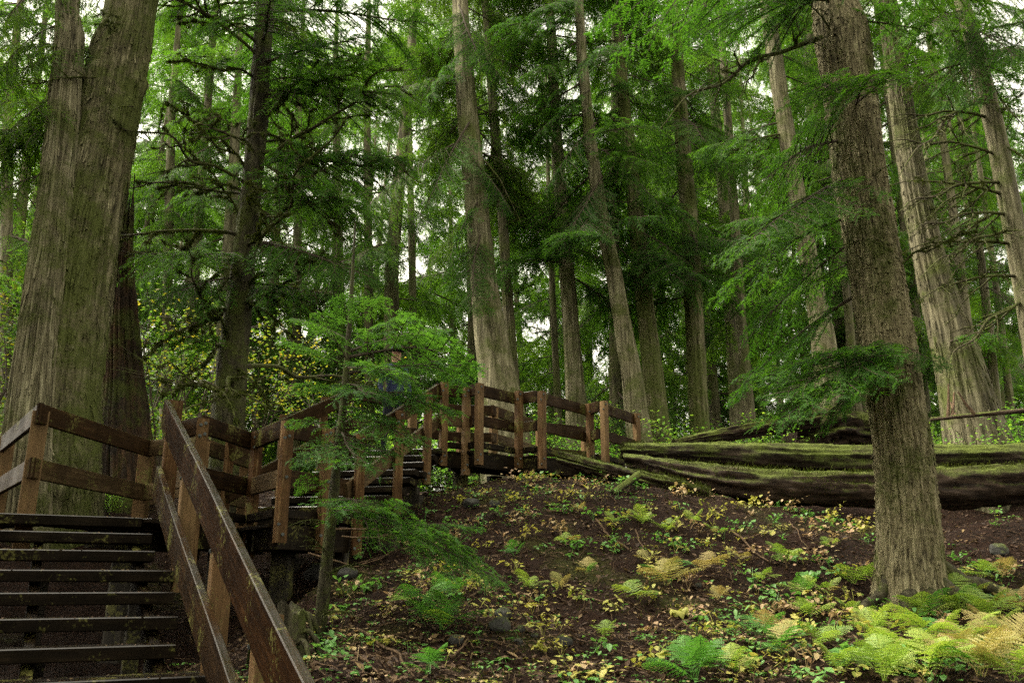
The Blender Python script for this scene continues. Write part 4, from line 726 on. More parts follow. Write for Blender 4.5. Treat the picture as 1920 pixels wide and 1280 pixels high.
tree('smooth_pale_fir', 'smooth pale leaning trunk with many bare twigs at the right edge', [(1785, -60, 13), (1818, 50, 16), (1868, 250, 19), (1897, 400, 20), (1916, 500, 21), (1955, 720, 24)], 13, 'cedar_pale', 24, fill=[('hemlock', 16, 10, 18, 1.6, 2.8)],
     ex=[('dead', (1818, 60, 13), (1690, 90, 12.5)), ('dead', (1835, 120, 13), (1700, 165, 12.6)), ('dead', (1848, 180, 13), (1690, 330, 12.2)), ('dead', (1860, 220, 13), (1660, 225, 12.4)), ('dead', (1875, 290, 13), (1650, 270, 12.4)), ('dead', (1885, 340, 13), (1680, 400, 12.2)), ('dead', (1890, 370, 13), (1660, 345, 12.6)),
         ('dead', (1895, 400, 13), (1700, 440, 12.2)), ('dead', (1900, 430, 13), (1730, 520, 12.2)), ('dead', (1905, 460, 13), (1690, 470, 12.6)), ('dead', (1912, 520, 13), (1720, 560, 12.4)), ('dead', (1860, 230, 13), (1960, 150, 12.6)), ('dead', (1870, 270, 13), (1950, 330, 12.4)),
         ('dead', (1840, 140, 13), (1950, 60, 12.4)), ('dead', (1925, 560, 13), (1770, 700, 12.4)), ('hemlock', (1810, 40, 13), (1900, 110, 12)), ('hemlock', (1806, 20, 13), (1720, 60, 12)), ('hemlock', (1800, 0, 13), (1940, 30, 12)), ('hemlock', (1815, 60, 13), (1830, 190, 12.4))],
     tmesh=dict(ridge=.012, kth=5, kz=1.2, seed=52, nseg=64, fine=.05, zfine=13))
for k, (px, D, lab) in enumerate([([(1812, 300, 6), (1835, 450, 7), (1855, 620, 8), (1872, 800, 9)], 27, 'thin dark trunk right of the ribbed leaning cedar'), ([(1842, 350, 5), (1868, 540, 6), (1890, 720, 7)], 30, 'thinnest dark trunk near the right edge'),
        ([(1785, 380, 8), (1803, 520, 9), (1825, 720, 10)], 25, 'straight dim trunk hidden partly by the ribbed leaning cedar'), ([(688, 150, 7), (690, 450, 8), (693, 760, 9)], 27, 'thin pale trunk far behind the young hemlock'),
        ([(628, 150, 7), (636, 450, 8), (640, 700, 9)], 30, 'dim thin trunk left of the thin pale trunk behind the young hemlock'), ([(1222, 420, 4), (1232, 560, 5), (1240, 720, 6)], 34, 'faint thin trunk right of the darker grey trunk'),
        ([(765, 150, 6), (772, 450, 7), (776, 720, 8)], 31, 'faint trunk midway between the mossy tree and the straight cedar'), ([(1592, 600, 8), (1600, 700, 9), (1610, 800, 10)], 23, 'dim trunk just behind the furrowed conifer'),
        ([(322, 200, 8), (316, 450, 9), (312, 720, 10)], 26, 'faint trunk in the gap between the snag and the mossy tree'), ([(560, 200, 7), (558, 450, 8), (556, 720, 9)], 28, 'dim trunk just right of the mossy tree'), ([(15, 200, 10), (12, 500, 11), (8, 760, 12)], 24, 'dim trunk at the left edge behind the twin cedar')]):
    tree('far_fir', lab, px, D, 'farbark', 25, 'far', [('far', 24, 8 + (k % 3), 24, 1.6, 3.0), ('far', 5, 5, 8, 1.2, 2.0)], group='thin trunks far behind', tmesh=dict(ridge=.02, kth=4, kz=.4, seed=60 + k, nseg=24, fine=.15, zfine=22))
# ---------------------------------------------------------------- young hemlock in front of the steps
def P3(l, D): return [P(*q, D) for q in l]
tree('young_hemlock', 'young bright hemlock with a thin mossy stem in front of the upper steps', [(585, 1300, 13), (598, 1200, 12), (608, 1100, 11), (618, 1000, 10), (628, 900, 9), (640, 800, 7), (650, 700, 6), (656, 600, 5)], 7.6, 'mossbark', 4.9, 'young',
     ex=[('young', (652, 690, 7.6), (535, 640, 7.3)), ('young', (652, 680, 7.6), (600, 590, 7.2)), ('young', (654, 650, 7.6), (760, 590, 7.2)), ('young', (652, 670, 7.6), (860, 655, 7.2)), ('young', (650, 700, 7.6), (890, 690, 7.5)), ('young', (650, 690, 7.6), (760, 700, 6.9)), ('young', (646, 740, 7.6), (560, 720, 7.2)),
         ('young', (646, 740, 7.6), (800, 740, 7.4)), ('young', (655, 620, 7.6), (640, 555, 7.3)), ('young', (655, 610, 7.6), (720, 560, 7.4)), ('young', (640, 800, 7.6), (545, 790, 7.3)), ('young', (636, 830, 7.6), (735, 850, 7.2)), ('young', (636, 830, 7.6), (560, 870, 7.2)), ('young', (640, 810, 7.6), (660, 870, 6.9)),
         ('young', (645, 760, 7.6), (740, 790, 7.2)), ('young', (650, 720, 7.6), (690, 740, 6.9)), ('young', (655, 640, 7.6), (560, 600, 7.8)), ('young', (653, 660, 7.6), (830, 620, 7.9)), ('young', (626, 920, 7.6), (560, 900, 7.3)),
         ('young', (622, 955, 7.6), (880, 1030, 6.9)), ('young', (640, 962, 7.5), (930, 1085, 7.0)), ('young', (780, 985, 7.0), (900, 990, 6.9)), ('young', (625, 940, 7.6), (690, 950, 6.8)), ('young', (645, 770, 7.6), (765, 825, 7.1)), ('young', (648, 730, 7.6), (850, 770, 7.6)),
         ('dead', (615, 1040, 7.6), (560, 1000, 7.2)), ('dead', (612, 1080, 7.6), (700, 1060, 7.1)), ('dead', (620, 980, 7.6), (540, 985, 7.2)), ('dead', (605, 1150, 7.6), (680, 1160, 7.2)), ('dead', (640, 830, 7.6), (840, 845, 7.5))],
     tmesh=dict(ridge=.006, kth=4, kz=3, seed=70, nseg=20, fine=.06, zfine=9))

# ---------------------------------------------------------------- leafy shrubs and dim forest
def shrub_mesh(H, W, nleaf, leaf, seed, size=.06):
    g = np.random.default_rng(seed); ac = Acc(); tips = []
    for k in range(7):
        t = np.linspace(0, 1, 8)[:, None]; a = g.uniform(0, 6.28); d = np.array([math.cos(a) * W * g.uniform(.2, .9), math.sin(a) * W * g.uniform(.2, .9), H * g.uniform(.7, 1.05)])
        c = d * np.concatenate([t ** 1.5, t ** 1.5, t ** .8], 1) + g.normal(0, .02, (8, 3)) * t; ac.tube(c, np.linspace(.018, .004, 8), 5, 0, False)
        for j in range(6):
            i = g.integers(2, 8); e = c[i] + np.array([g.normal(0, W * .3), g.normal(0, W * .3), g.normal(.05, H * .08)]); ac.tube(np.linspace(c[i], e, 4), [.005, .004, .003, .002], 3, 0, False); tips += [c[i], e, (c[i] + e) / 2]
    tips = np.array(tips); b = tips[g.integers(0, len(tips), nleaf)] + g.normal(0, .14, (nleaf, 3)) * np.array([1, 1, .6]); nm = g.normal(0, .45, (nleaf, 3)) + np.array([0, 0, 1]); nm /= np.linalg.norm(nm, axis=1)[:, None]
    x = np.cross(nm, g.normal(0, 1, (nleaf, 3))); x /= np.linalg.norm(x, axis=1)[:, None]; y = np.cross(nm, x); sz = size * g.uniform(.5, 1.15, (nleaf, 1))
    rad = [(0, .0), (-.9, .55), (-.55, .45), (-.45, .95), (-.12, .6), (0, 1.1), (.12, .6), (.45, .95), (.55, .45), (.9, .55)]
    pts = np.stack([b + (x * math.sin(a) * r + y * math.cos(a) * r - nm * abs(math.sin(a)) * r * .25) * sz for a, r in rad], 1)
    F = [(0, k, k + 1) for k in range(1, 9)]; F = (np.arange(nleaf)[:, None, None] * 10 + np.array(F)[None]).reshape(-1, 3); ac.add(pts.reshape(-1, 3), F, 1)
    return ac.mesh('shrub', [M['twig'], M[leaf]])
SH = {'maple': [shrub_mesh(2.6, 1.5, 1100, 'maple', 500 + i) for i in range(3)], 'lime': [shrub_mesh(1.3, 1.1, 900, 'lime', 510 + i, .07) for i in range(3)]}
def shrub(kind, label, px, py, D, s, group):
    q = P(px, py, D); o = link('vine_maple' if kind == 'maple' else 'leafy_shrub', random.choice(SH[kind])); o.location = (q.x, q.y, gzs(q.x, q.y) - .05); o.rotation_euler = (0, 0, random.uniform(0, 6.28)); o.scale = (s, s, s); tag(o, label, 'shrub', group); return o
for px, D, s, lab in [(15, 15.5, 1.5, 'yellow leaved maple at the left edge beside the twin cedar'), (-40, 13.5, 1.4, 'yellow green maple cut off by the left edge'), (300, 17, 1.3, 'golden maple directly right of the charred snag'), (360, 19.5, 1.6, 'tall golden maple between the snag and the mossy tree'),
        (480, 18, 1.3, 'golden maple just right of the mossy tree'), (610, 21, 1.3, 'green and yellow maple behind the young hemlock'), (260, 21, 1.9, 'tall yellow maple behind the charred snag'), (60, 20, 2.0, 'tall orange tinged maple behind the twin cedar')]:
    shrub('maple', lab, px, 800, D, s, 'vine maples behind the landing')
for k, (px, D, s, lab) in enumerate([(1330, 18, 1.1, 'bright lime shrub behind the left end of the mossy logs'), (1400, 20, 1.3, 'lime shrub under the hanging boughs'), (1260, 19, 1.2, 'lime shrub beside the end of the bridge'), (1020, 19, 1.0, 'lime shrub behind the bridge railing'), (960, 20, 1.1, 'lime shrub at the foot of the straight cedar'),
        (860, 20, 1.2, 'green shrub behind the top of the upper steps'), (1120, 21, 1.2, 'lime shrub at the foot of the broad stripy cedar'), (1480, 21, 1.4, 'dim shrub behind the splintered roots'), (1790, 15.2, .9, 'bright lime shrub above the log right of the conifer'), (1880, 15, 1.0, 'bright lime shrub above the log at the right edge'),
        (1700, 19, 1.3, 'lime shrub behind the furrowed conifer'), (1930, 17.5, 1.4, 'yellow green shrub cut off by the right edge'), (1200, 24, 1.8, 'pale green bush deep behind the bridge end'), (1350, 25, 2.0, 'tall pale bush deep behind the logs'), (1050, 25, 1.8, 'pale bush deep behind the railing'), (700, 20, 1.4, 'green bush behind the young hemlock'), (780, 22, 1.7, 'pale bush behind the upper steps'),
        (1550, 24, 1.8, 'pale bush behind the root mass'), (1850, 22, 1.8, 'pale bush behind the ribbed cedar'), (1095, 18.5, 1.0, 'low lime shrub between the stripy trunks'), (1290, 22, 1.7, 'tall lime bush in the gap right of the darker grey trunk'), (1430, 17.5, 1.0, 'lime shrub leaning over the reddish broken log'), (1010, 22, 1.7, 'tall pale bush left of the pale stripy trunk'), (1160, 26, 2.2, 'tallest pale bush behind the broad stripy cedar'), (900, 24, 2.0, 'pale bush left of the straight cedar'), (1600, 20, 1.5, 'lime bush between the root mass and the furrowed conifer'), (5, 11.6, .55, 'small dark leafy shrub beside the railing at the left edge'), (215, 12.0, .35, 'small leafy shrub at the foot of the charred snag')]):
    shrub('lime', lab, px, 820, D, s, 'leafy shrubs behind the walkway')
TRUNKS = [(15, 'left edge of the view'), (140, 'twin cedar'), (225, 'charred snag'), (465, 'mossy tree with crooked limbs'), (560, 'dim trunk beside the mossy tree'), (690, 'thin pale trunk behind the young hemlock'), (770, 'faint trunk behind the upper steps'), (895, 'straight grey cedar'), (950, 'slim brown trunk'), (1060, 'pale stripy trunk'),
          (1150, 'broad stripy cedar'), (1205, 'darker grey trunk'), (1295, 'shaded upright trunk'), (1360, 'thin dark trunk in the sky gap'), (1500, 'pale leaning trunk'), (1650, 'furrowed conifer'), (1760, 'ribbed leaning cedar'), (1880, 'smooth pale leaning trunk'), (1925, 'right edge of the view')]
_used = set()
def bg_label(px, D):
    t = min(TRUNKS, key=lambda q: abs(q[0] - px)); side = 'left' if px < t[0] else 'right'; far = 'dim' if D < 33 else 'faint' if D < 42 else 'barely visible'
    for w_ in ('', 'slim ', 'tall ', 'feathery ', 'thin ', 'dense ', 'ragged ', 'narrow ', 'broad '):
        lab = far + ' ' + w_ + 'background conifer just ' + side + ' of the ' + t[1]
        if lab not in _used: break
    _used.add(lab); return lab
def far_trees():
    g = random.Random(4)
    for k in range(60):
        D = g.uniform(24, 50); px = -150 + (k + g.random()) / 60 * 2220; x = (px - 960) / FPX * D; z0 = gzs(x, D); h = g.uniform(19, 27); r = g.uniform(.14, .27)
        root = thing('background_conifer', bg_label(px, D), 'tree', (x, D, z0), 'background conifers'); o = Vector(root.location)
        path = [(Vector((x, D, z0 - .3)), r * 1.2), (Vector((x + g.uniform(-.3, .3), D, z0 + 8)), r), (Vector((x + g.uniform(-.8, .8), D, z0 + h)), .03)]
        link('trunk', trunk_mesh(path, 'farbark', origin=o, nseg=14, fine=.5, zfine=30, ridge=.015, kth=4, seed=k), root)
        cr = bpy.data.objects.new('crown', None); COL.objects.link(cr); cr.parent = root
        crown_fill(cr, path, o, 'far', 34, z0 + g.uniform(1.5, 4.5), z0 + h, 2.0, 4.0, (0, 360), (-48, -8))
far_trees()
def shade_trees():  # unseen conifers added out of view to block open sky and darken the scene
    g = random.Random(21)
    for k, (x, y, lab) in enumerate([(-6.5, -3.5, 'conifer added for shade behind the viewpoint on the left'), (5.5, -5, 'conifer added for shade behind the viewpoint on the right'), (-1.5, -8, 'conifer added for shade directly behind the viewpoint'), (9.5, 1.5, 'conifer added for shade beside the viewpoint out of view on the right'), (-9.5, 3.5, 'conifer added for shade beside the steps out of view on the left'), (3, -12, 'conifer added for shade well behind the viewpoint'), (-12, 9.5, 'conifer added for shade left of the twin cedar out of view'), (-13, 15, 'conifer added for shade far left of the twin cedar out of view'), (12.5, 7, 'conifer added for shade right of the logs out of view'), (-7.5, -9, 'conifer added for shade behind the viewpoint far to the left')]):
        z0 = gzs(x, y); root = thing('conifer', lab, 'tree', (x, y, z0)); o = Vector(root.location); path = [(Vector((x, y, z0 - .3)), .4), (Vector((x, y, z0 + 8)), .32), (Vector((x, y, z0 + 22)), .05)]
        link('trunk', trunk_mesh(path, 'farbark', origin=o, nseg=24, fine=.3, zfine=24, ridge=.02, seed=900 + k), root); cr = bpy.data.objects.new('crown', None); COL.objects.link(cr); cr.parent = root
        crown_fill(cr, path, o, 'far', 44, z0 + 5.5, z0 + 21, 2.6, 4.6, (0, 360), (-30, 0))
shade_trees()
def low_thicket():
    lt = bpy.data.objects.new('far_thicket', None); COL.objects.link(lt); lt['kind'] = 'stuff'; lt['label'] = 'low green thicket closing the view between the far trunks'; lt['category'] = 'thicket'; g = random.Random(19)
    for k in range(260):
        D = g.uniform(30, 50); x = g.uniform(-.72, .72) * D; z = 4 + g.random() ** 1.4 * 11; a = g.uniform(0, 6.28); L = g.uniform(3, 5)
        bough('far', (x, D, z), (x + L * math.cos(a), D + L * math.sin(a), z - g.uniform(.2, .8) * L), lt, Vector())
low_thicket()
def far_forest():
    ff = bpy.data.objects.new('far_forest', None); COL.objects.link(ff); ff['kind'] = 'stuff'; ff['label'] = 'continuous pale green wall of far off forest'; ff['category'] = 'forest'; g = random.Random(9)
    for k in range(700):
        D = g.uniform(50, 80); x = g.uniform(-.78, .78) * D; z = 3 + (g.random() ** 1.3) * 46; a = g.uniform(0, 6.28); L = g.uniform(5, 9)
        bough('far', (x, D, z), (x + L * math.cos(a), D + L * math.sin(a), z - g.uniform(.1, .6) * L), ff, Vector())
far_forest()
# ---------------------------------------------------------------- ferns, herbs and litter on the slope
def frond_mesh(leaf, seed, L=.5, broad=False):
    g = np.random.default_rng(seed); ac = Acc(); n = 12; t = np.linspace(0, 1, n); arch = g.uniform(.25, .45)
    c = np.stack([L * (t - .12 * t ** 3), .03 * L * np.sin(t * 4 + seed), L * arch * (t * 1.25 - 1.35 * t ** 2)], -1); ac.tube(c, np.linspace(.004, .001, n), 4, 0, False); V = []
    K = 10 if broad else 13; st = .34 if broad else .14
    for k in range(K):
        u = st + (.98 - st) * k / (K - 1); p = np.array([np.interp(u, t, c[:, j]) for j in range(3)]); f = (u - st) / (1 - st); tg = np.array([np.interp(min(u + .02, 1), t, c[:, j]) for j in range(3)]) - np.array([np.interp(u - .02, t, c[:, j]) for j in range(3)]); tg /= np.linalg.norm(tg)
        w_ = L * (.46 * (1 - f) ** .9 if broad else .27 * (math.sin(math.pi * min(1, .22 + .78 * f)) ** .8)) * g.uniform(.85, 1.1) + .012
        for sd in (-1, 1):
            y = np.array([0, sd, 0.0]); d = tg * .38 + y * .92 + np.array([0, 0, -.12 + g.normal(0, .06)]); d /= np.linalg.norm(d); J = max(2, int(w_ / .016)); uj = (np.arange(J) + .5) / J
            b = p + d * (w_ * uj)[:, None]; b[:, 2] -= w_ * uj ** 2 * .18; pl = (.019 if broad else .014) * (1 - .75 * uj) * min(1, w_ / .10 + .25) + .003
            for s3 in (-1, 1):
                q = np.cross(np.array([0, 0, 1.0]), d) * s3; ld = q * .86 + d * .5 + g.normal(0, .10, (J, 3)); wd = np.minimum(.0085, w_ / J * .55)
                V.append(np.stack([b - d * wd, b + d * wd, b + ld * pl[:, None] + d * wd * .6, b + ld * pl[:, None] * .75 - d * wd * .5], 1).reshape(-1, 3))
    V = np.concatenate(V); ac.add(V, np.arange(len(V)).reshape(-1, 4), 0); return ac.mesh('frond', [M[leaf]])
FR = {c: [frond_mesh('fern_' + c, 600 + i, .5, i % 2 == 0) for i in range(4)] for c in ('green', 'lime', 'tan')}
def fern(label, p, L, col, n=5, group=None, flat=0.35, tilt=None):
    root = thing('fern', label, 'fern', (p.x, p.y, p.z), group); a0 = random.uniform(0, 6.28)
    for k in range(n):
        o = link('frond', random.choice(FR[col if random.random() < .88 else random.choice(('lime', 'tan', 'green'))]), root); s = L / .5 * random.uniform(.7, 1.1)
        o.rotation_euler = (random.gauss(0, .25), -random.uniform(.4, 1.15) + flat, a0 + k * 6.28 / n + random.gauss(0, .3)); o.scale = (s, s * random.choice((-1, 1)), s); o.location = (random.gauss(0, .01), random.gauss(0, .01), .02)
    return root
FERNS = [(1250, 1105, .50, 'tan', 6, 'large tan fading fern in the middle of the slope'), (1195, 1125, .38, 'lime', 4, 'yellow green fern left of the large tan fern'), (1318, 1075, .40, 'tan', 5, 'feathery tan fern up and right of the large tan fern'), (1345, 1130, .26, 'tan', 4, 'small russet fern right of the curled yellow leaf'),
    (1600, 1100, .42, 'lime', 6, 'lime fern growing against the left side of the conifer base'), (1430, 1090, .28, 'lime', 5, 'small lime fern left of the glossy leaf'), (1475, 1060, .34, 'lime', 6, 'lime fern above the glossy leaf'), (1510, 1120, .36, 'lime', 6, 'lime fern just below the glossy leaf'), (1555, 1115, .30, 'lime', 5, 'lime fern between the glossy leaf and the conifer'),
    (1300, 1279, .45, 'green', 8, 'bright green fern at the bottom edge below the slanting sticks'), (1430, 1195, .34, 'green', 6, 'green star shaped fern on the lower slope'), (1470, 1235, .36, 'green', 6, 'green fern beside the short dark stem'), (1520, 1165, .34, 'lime', 6, 'star shaped lime fern left of the fern bank'), (1540, 1215, .32, 'lime', 6, 'lime fern at the left end of the fern bank'),
    (1570, 1262, .40, 'lime', 7, 'lime fern at the bottom edge left of the fern bank'), (1640, 1195, .42, 'lime', 7, 'lime fern in front of the conifer base'), (1690, 1240, .44, 'lime', 8, 'yellow lime fern in the fern bank below the conifer'), (1740, 1165, .50, 'lime', 8, 'tall bright fern right in front of the conifer base'), (1790, 1150, .55, 'lime', 9, 'largest bright lime fern right of the conifer base'),
    (1850, 1170, .50, 'lime', 8, 'pale lime fern high in the fern bank'), (1760, 1215, .48, 'lime', 8, 'lime fern in the middle of the fern bank'), (1820, 1220, .50, 'lime', 8, 'yellowing fern in the middle of the fern bank'), (1890, 1225, .50, 'tan', 8, 'tan fern at the right edge of the fern bank'), (1910, 1150, .42, 'tan', 7, 'pinkish tan fern high at the right edge'),
    (1840, 1275, .50, 'tan', 8, 'tan yellow fern at the bottom right corner'), (1740, 1275, .50, 'lime', 8, 'lime fern at the bottom edge of the fern bank'), (1905, 1285, .48, 'lime', 8, 'lime fern filling the bottom right corner'), (1660, 1285, .44, 'lime', 7, 'lime fern at the bottom edge below the conifer'), (1790, 1240, .42, 'tan', 7, 'russet fern half hidden in the fern bank'), (1865, 1195, .40, 'tan', 6, 'buff fern in the upper right of the fern bank'),
    (830, 1185, .50, 'green', 8, 'bright green fern above the rounded grey rock'), (790, 1150, .40, 'green', 5, 'green fern reaching left below the hemlock bough'), (850, 1125, .36, 'green', 6, 'green fern under the tip of the hemlock bough'), (965, 1045, .26, 'green', 4, 'small green fern right of the hemlock bough'), (900, 1100, .22, 'lime', 4, 'small yellow fern beside the pale stick'), (995, 1110, .30, 'lime', 5, 'yellow green fern in the middle left of the slope'),
    (1055, 1110, .28, 'tan', 4, 'tan fern left of the bent stick'), (1100, 1080, .28, 'tan', 4, 'upright tan fern in the middle of the slope'), (1060, 1025, .26, 'lime', 5, 'pale fern on the upper slope'), (1205, 985, .34, 'lime', 7, 'lime fern clump near the top of the slope'), (1250, 1000, .28, 'lime', 5, 'lime fern right of the clump near the top'), (1150, 985, .26, 'lime', 4, 'yellow fern beside the curved red brown stick'),
    (1300, 985, .26, 'lime', 5, 'small lime fern under the rotten log'), (1340, 1005, .26, 'lime', 4, 'lime fern left of the sloping brown branch'), (1085, 965, .24, 'tan', 3, 'arching tan fern above the red brown stick'), (1215, 1055, .26, 'tan', 4, 'buff fern below the lime clump'), (1390, 1055, .24, 'tan', 4, 'buff fern below the sloping brown branch'), (1840, 1090, .34, 'lime', 5, 'lime fern right of the conifer roots'),
    (1880, 1085, .34, 'tan', 5, 'tan fern below the leaning lichen stone'), (800, 1270, .3, 'green', 5, 'green fern at the bottom edge left of the rocks'), (1560, 1030, .24, 'lime', 4, 'thin lime fern under the log left of the conifer'), (1380, 1265, .30, 'lime', 6, 'lime fern at the bottom edge right of the green fern'), (1130, 1200, .26, 'lime', 4, 'lime fern beside the moss capped rock'), (1600, 1160, .3, 'lime', 5, 'lime fern left of the conifer base in the litter')]
for px, py, L, col, n, lab in FERNS:
    fern(lab, onground(px, min(py, 1300)), L * .95, col, n, 'ferns on the slope', .15)
LAND_MARKS = ROCKS + [(px, py, lab) for px, py, L, col, n, lab in FERNS]
# glossy green leaf plant and curled yellow leaf
def leaf_rosette(name, label, p, L, n, leaf, curl, seed):
    root = thing(name, label, 'plant', (p.x, p.y, p.z)); g = np.random.default_rng(seed)
    for k in range(n):
        ac = Acc(); m = 9; t = np.linspace(0, 1, m); w_ = L * .30 * np.sin(np.pi * np.clip(t * .95 + .05, 0, 1)) ** .8; x = L * (t - curl * .5 * t ** 2); z = L * (.75 * t - curl * t ** 2)
        rows = np.stack([np.stack([x, w_ * sgn, z + np.abs(sgn) * w_ * .3 + .006 * np.sin(t * 16) * abs(sgn)], -1) for sgn in (-1, -.5, 0, .5, 1)], 1); i = np.arange(m - 1)[:, None] * 5; j = np.arange(4)[None]
        ac.add(rows.reshape(-1, 3), np.stack([i + j, i + j + 1, i + j + 6, i + j + 5], -1).reshape(-1, 4)); o = link('leaf', ac.mesh('leaf', [M[leaf]], True), root); o.rotation_euler = (g.normal(0, .15), g.uniform(-.3, .2), k * 6.28 / n + g.normal(0, .3)); s = g.uniform(.7, 1.1); o.scale = (s, s, s)
leaf_rosette('glossy_plant', 'plant with broad glossy green leaves on the slope left of the conifer', onground(1515, 1085), .20, 7, 'herb_green', .7, 3)
leaf_rosette('curled_plant', 'single curled yellow plant drooping below the large tan fern', onground(1274, 1152), .20, 8, 'herb_yellow', 1.0, 4)
def herb_mesh(leaf, seed, size=.03, stems=3):
    g = np.random.default_rng(seed); ac = Acc(); V = []
    for k in range(stems):
        h = g.uniform(.05, .17); a = g.uniform(0, 6.28); top = np.array([math.cos(a) * h * .6, math.sin(a) * h * .6, h]); ac.tube(np.stack([np.zeros(3), top * np.array([.4, .4, .65]), top]), [.0025, .002, .0015], 3, 0, False)
        for j in range(g.integers(5, 10)):
            b = top + np.append(g.normal(0, size * 1.3, 2), g.normal(-.004, .008)); th = g.uniform(0, 6.28); d = np.array([math.cos(th), math.sin(th), g.normal(-.15, .3)]); d /= np.linalg.norm(d); sv = np.cross(np.array([0, 0, 1.0]), d); L = size * g.uniform(.7, 1.4); w_ = L * g.uniform(.28, .42); dn = np.array([0, 0, -1.0])
            mid_ = [b + d * L * u + dn * L * .22 * u * u for u in (0, .35, .7, 1.0)]
            q = [mid_[0], mid_[1] - sv * w_ + dn * -.15 * w_, mid_[2] - sv * w_ * .75, mid_[3], mid_[2] + sv * w_ * .75, mid_[1] + sv * w_ - dn * .15 * w_, mid_[1], mid_[2]]
            F = [(0, 6, 1), (1, 6, 7), (1, 7, 2), (2, 7, 3), (0, 5, 6), (5, 7, 6), (5, 4, 7), (4, 3, 7)]; V.append((np.array(q), np.array(F)))
    for q, F in V: ac.add(q, F, 0)
    return ac.mesh('herb', [M[leaf]])
HB = {c: [herb_mesh('herb_' + c, 700 + i, .036 + .009 * (i % 3), 1) for i in range(8)] for c in ('green', 'yellow', 'tan')}
def vis(x, y):
    z = gzs(x, y); zc = y * math.cos(PITCH) + (z - EYE) * math.sin(PITCH); yc = (z - EYE) * math.cos(PITCH) - y * math.sin(PITCH); return 960 + FPX * x / zc, 640 - FPX * yc / zc
def herbs():
    g = random.Random(12); n = 0; seen = set(); words = {'green': 'small fresh green herb', 'yellow': 'small pale yellow herb', 'tan': 'small withered tan herb'}
    while n < 285:
        x = g.uniform(-2.2, 6.6); y = g.uniform(5.3, 13.6); px, py = vis(x, y)
        if not (600 < px < 1925 and 890 < py < 1300): continue
        den = .45 + .9 * float(vnoise(np.array([[x * .9, y * .9, 3.]]), 31)[0]) + (.3 if px > 1000 else -.1)
        if px < 760 and py < 1110 or (px > 1640 and py < 1140 and px < 1790): continue
        if g.random() > den: continue
        c = g.choices(('green', 'yellow', 'tan'), (.42, .34, .24))[0]
        lm = min(LAND_MARKS, key=lambda q: math.hypot(q[0] - px, (q[1] - py) * 1.3)); dx, dy = px - lm[0], py - lm[1]
        where = ('left of' if dx < 0 else 'right of') if abs(dx) > abs(dy) * 1.2 else ('just above' if dy < 0 else 'just below'); cl = math.hypot(dx, dy)
        lab = words[c] + ' ' + where + ' the ' + ' '.join(lm[2].split()[:8])
        if lab in seen: lab = lab.replace('small', 'tiny' if g.random() < .5 else 'little')
        if lab in seen: lab = lab.replace(where, 'well ' + where)
        if lab in seen: continue
        seen.add(lab)
        o = bpy.data.objects.new('herb', None); COL.objects.link(o); o.location = (x, y, gzs(x, y) - .01); o.rotation_euler = (g.gauss(0, .15), g.gauss(0, .15), g.uniform(0, 6.28)); o.empty_display_size = .05
        for k in range(g.choice((2, 3, 3, 4))):
            q = link('sprig', g.choice(HB[c]), o, kind='stuff'); s = g.uniform(.8, 1.4); q.scale = (s, s, s); q.rotation_euler = (g.gauss(0, .1), g.gauss(0, .1), k * 2.1 + g.uniform(0, 1))
        tag(o, lab, 'herb', 'small herbs scattered on the slope'); n += 1
herbs()
def ground_cover():
    g = np.random.default_rng(91); ac = Acc(); cols = ('green', 'yellow', 'tan'); vs = {}
    for c in cols:
        for i in range(3):
            me = HB[c][i]; v = np.zeros(len(me.vertices) * 3); me.vertices.foreach_get('co', v); f = np.zeros(len(me.loops), int); me.loops.foreach_get('vertex_index', f); vs[c, i] = (v.reshape(-1, 3), f.reshape(-1, 3))
    n = 0
    while n < 1500:
        y = g.uniform(5.2, 14); x = (g.random() - .33) * y * 1.15
        if vnoise(np.array([[x * 1.3, y * 1.3, 7.]]), 51)[0] + .2 * g.normal() < .12 or (x < -1.2 and y > 8.3): continue
        k = int(g.choice(3, p=[.56, .24, .20])); v, f = vs[cols[k], int(g.integers(0, 3))]; a = g.uniform(0, 6.28); s_ = g.uniform(.45, 1.0); ca, sa = math.cos(a) * s_, math.sin(a) * s_
        ac.add(np.stack([v[:, 0] * ca - v[:, 1] * sa + x, v[:, 0] * sa + v[:, 1] * ca + y, v[:, 2] * s_ * .7 + gzs(x, y)], -1), f, k); n += 1
    link('ground_cover', ac.mesh('ground_cover', [M['herb_' + c] for c in cols]), kind='stuff', label='tiny seedlings and creeping leaves covering the slope', category='ground cover')
ground_cover()
def litter():
    g = np.random.default_rng(77); V = []; F = []; n = 0; N = 60000
    y = 5 + 11 * g.random(N) ** 1.25; x = (g.random(N) - .36) * (y * 1.15) ; z = gz(x, y)
    nm = g.normal(0, .35, (N, 3)) + np.array([0, -.1, 1]); nm /= np.linalg.norm(nm, axis=1)[:, None]; d = np.cross(nm, g.normal(0, 1, (N, 3))); d /= np.linalg.norm(d, axis=1)[:, None]; sv = np.cross(nm, d)
    L = g.choice([.012, .02, .03, .045], N, p=[.35, .35, .22, .08]) * g.uniform(.7, 1.3, N); wd = L * g.choice([.12, .35, .5], N, p=[.45, .3, .25]); b = np.stack([x, y, z + .006 + .006 * g.random(N)], -1)
    L = L[:, None]; wd = wd[:, None]; q = np.stack([b - d * L, b - sv * wd + nm * wd * .35, b + d * L, b + sv * wd + nm * wd * .35], 1)
    link('leaf_litter', mesh_np('litter', q.reshape(-1, 3), np.arange(N * 4).reshape(-1, 4), [M['litter']]), kind='stuff', label='brown needles, twigs and small dead leaves strewn over the slope', category='leaf litter')
litter()
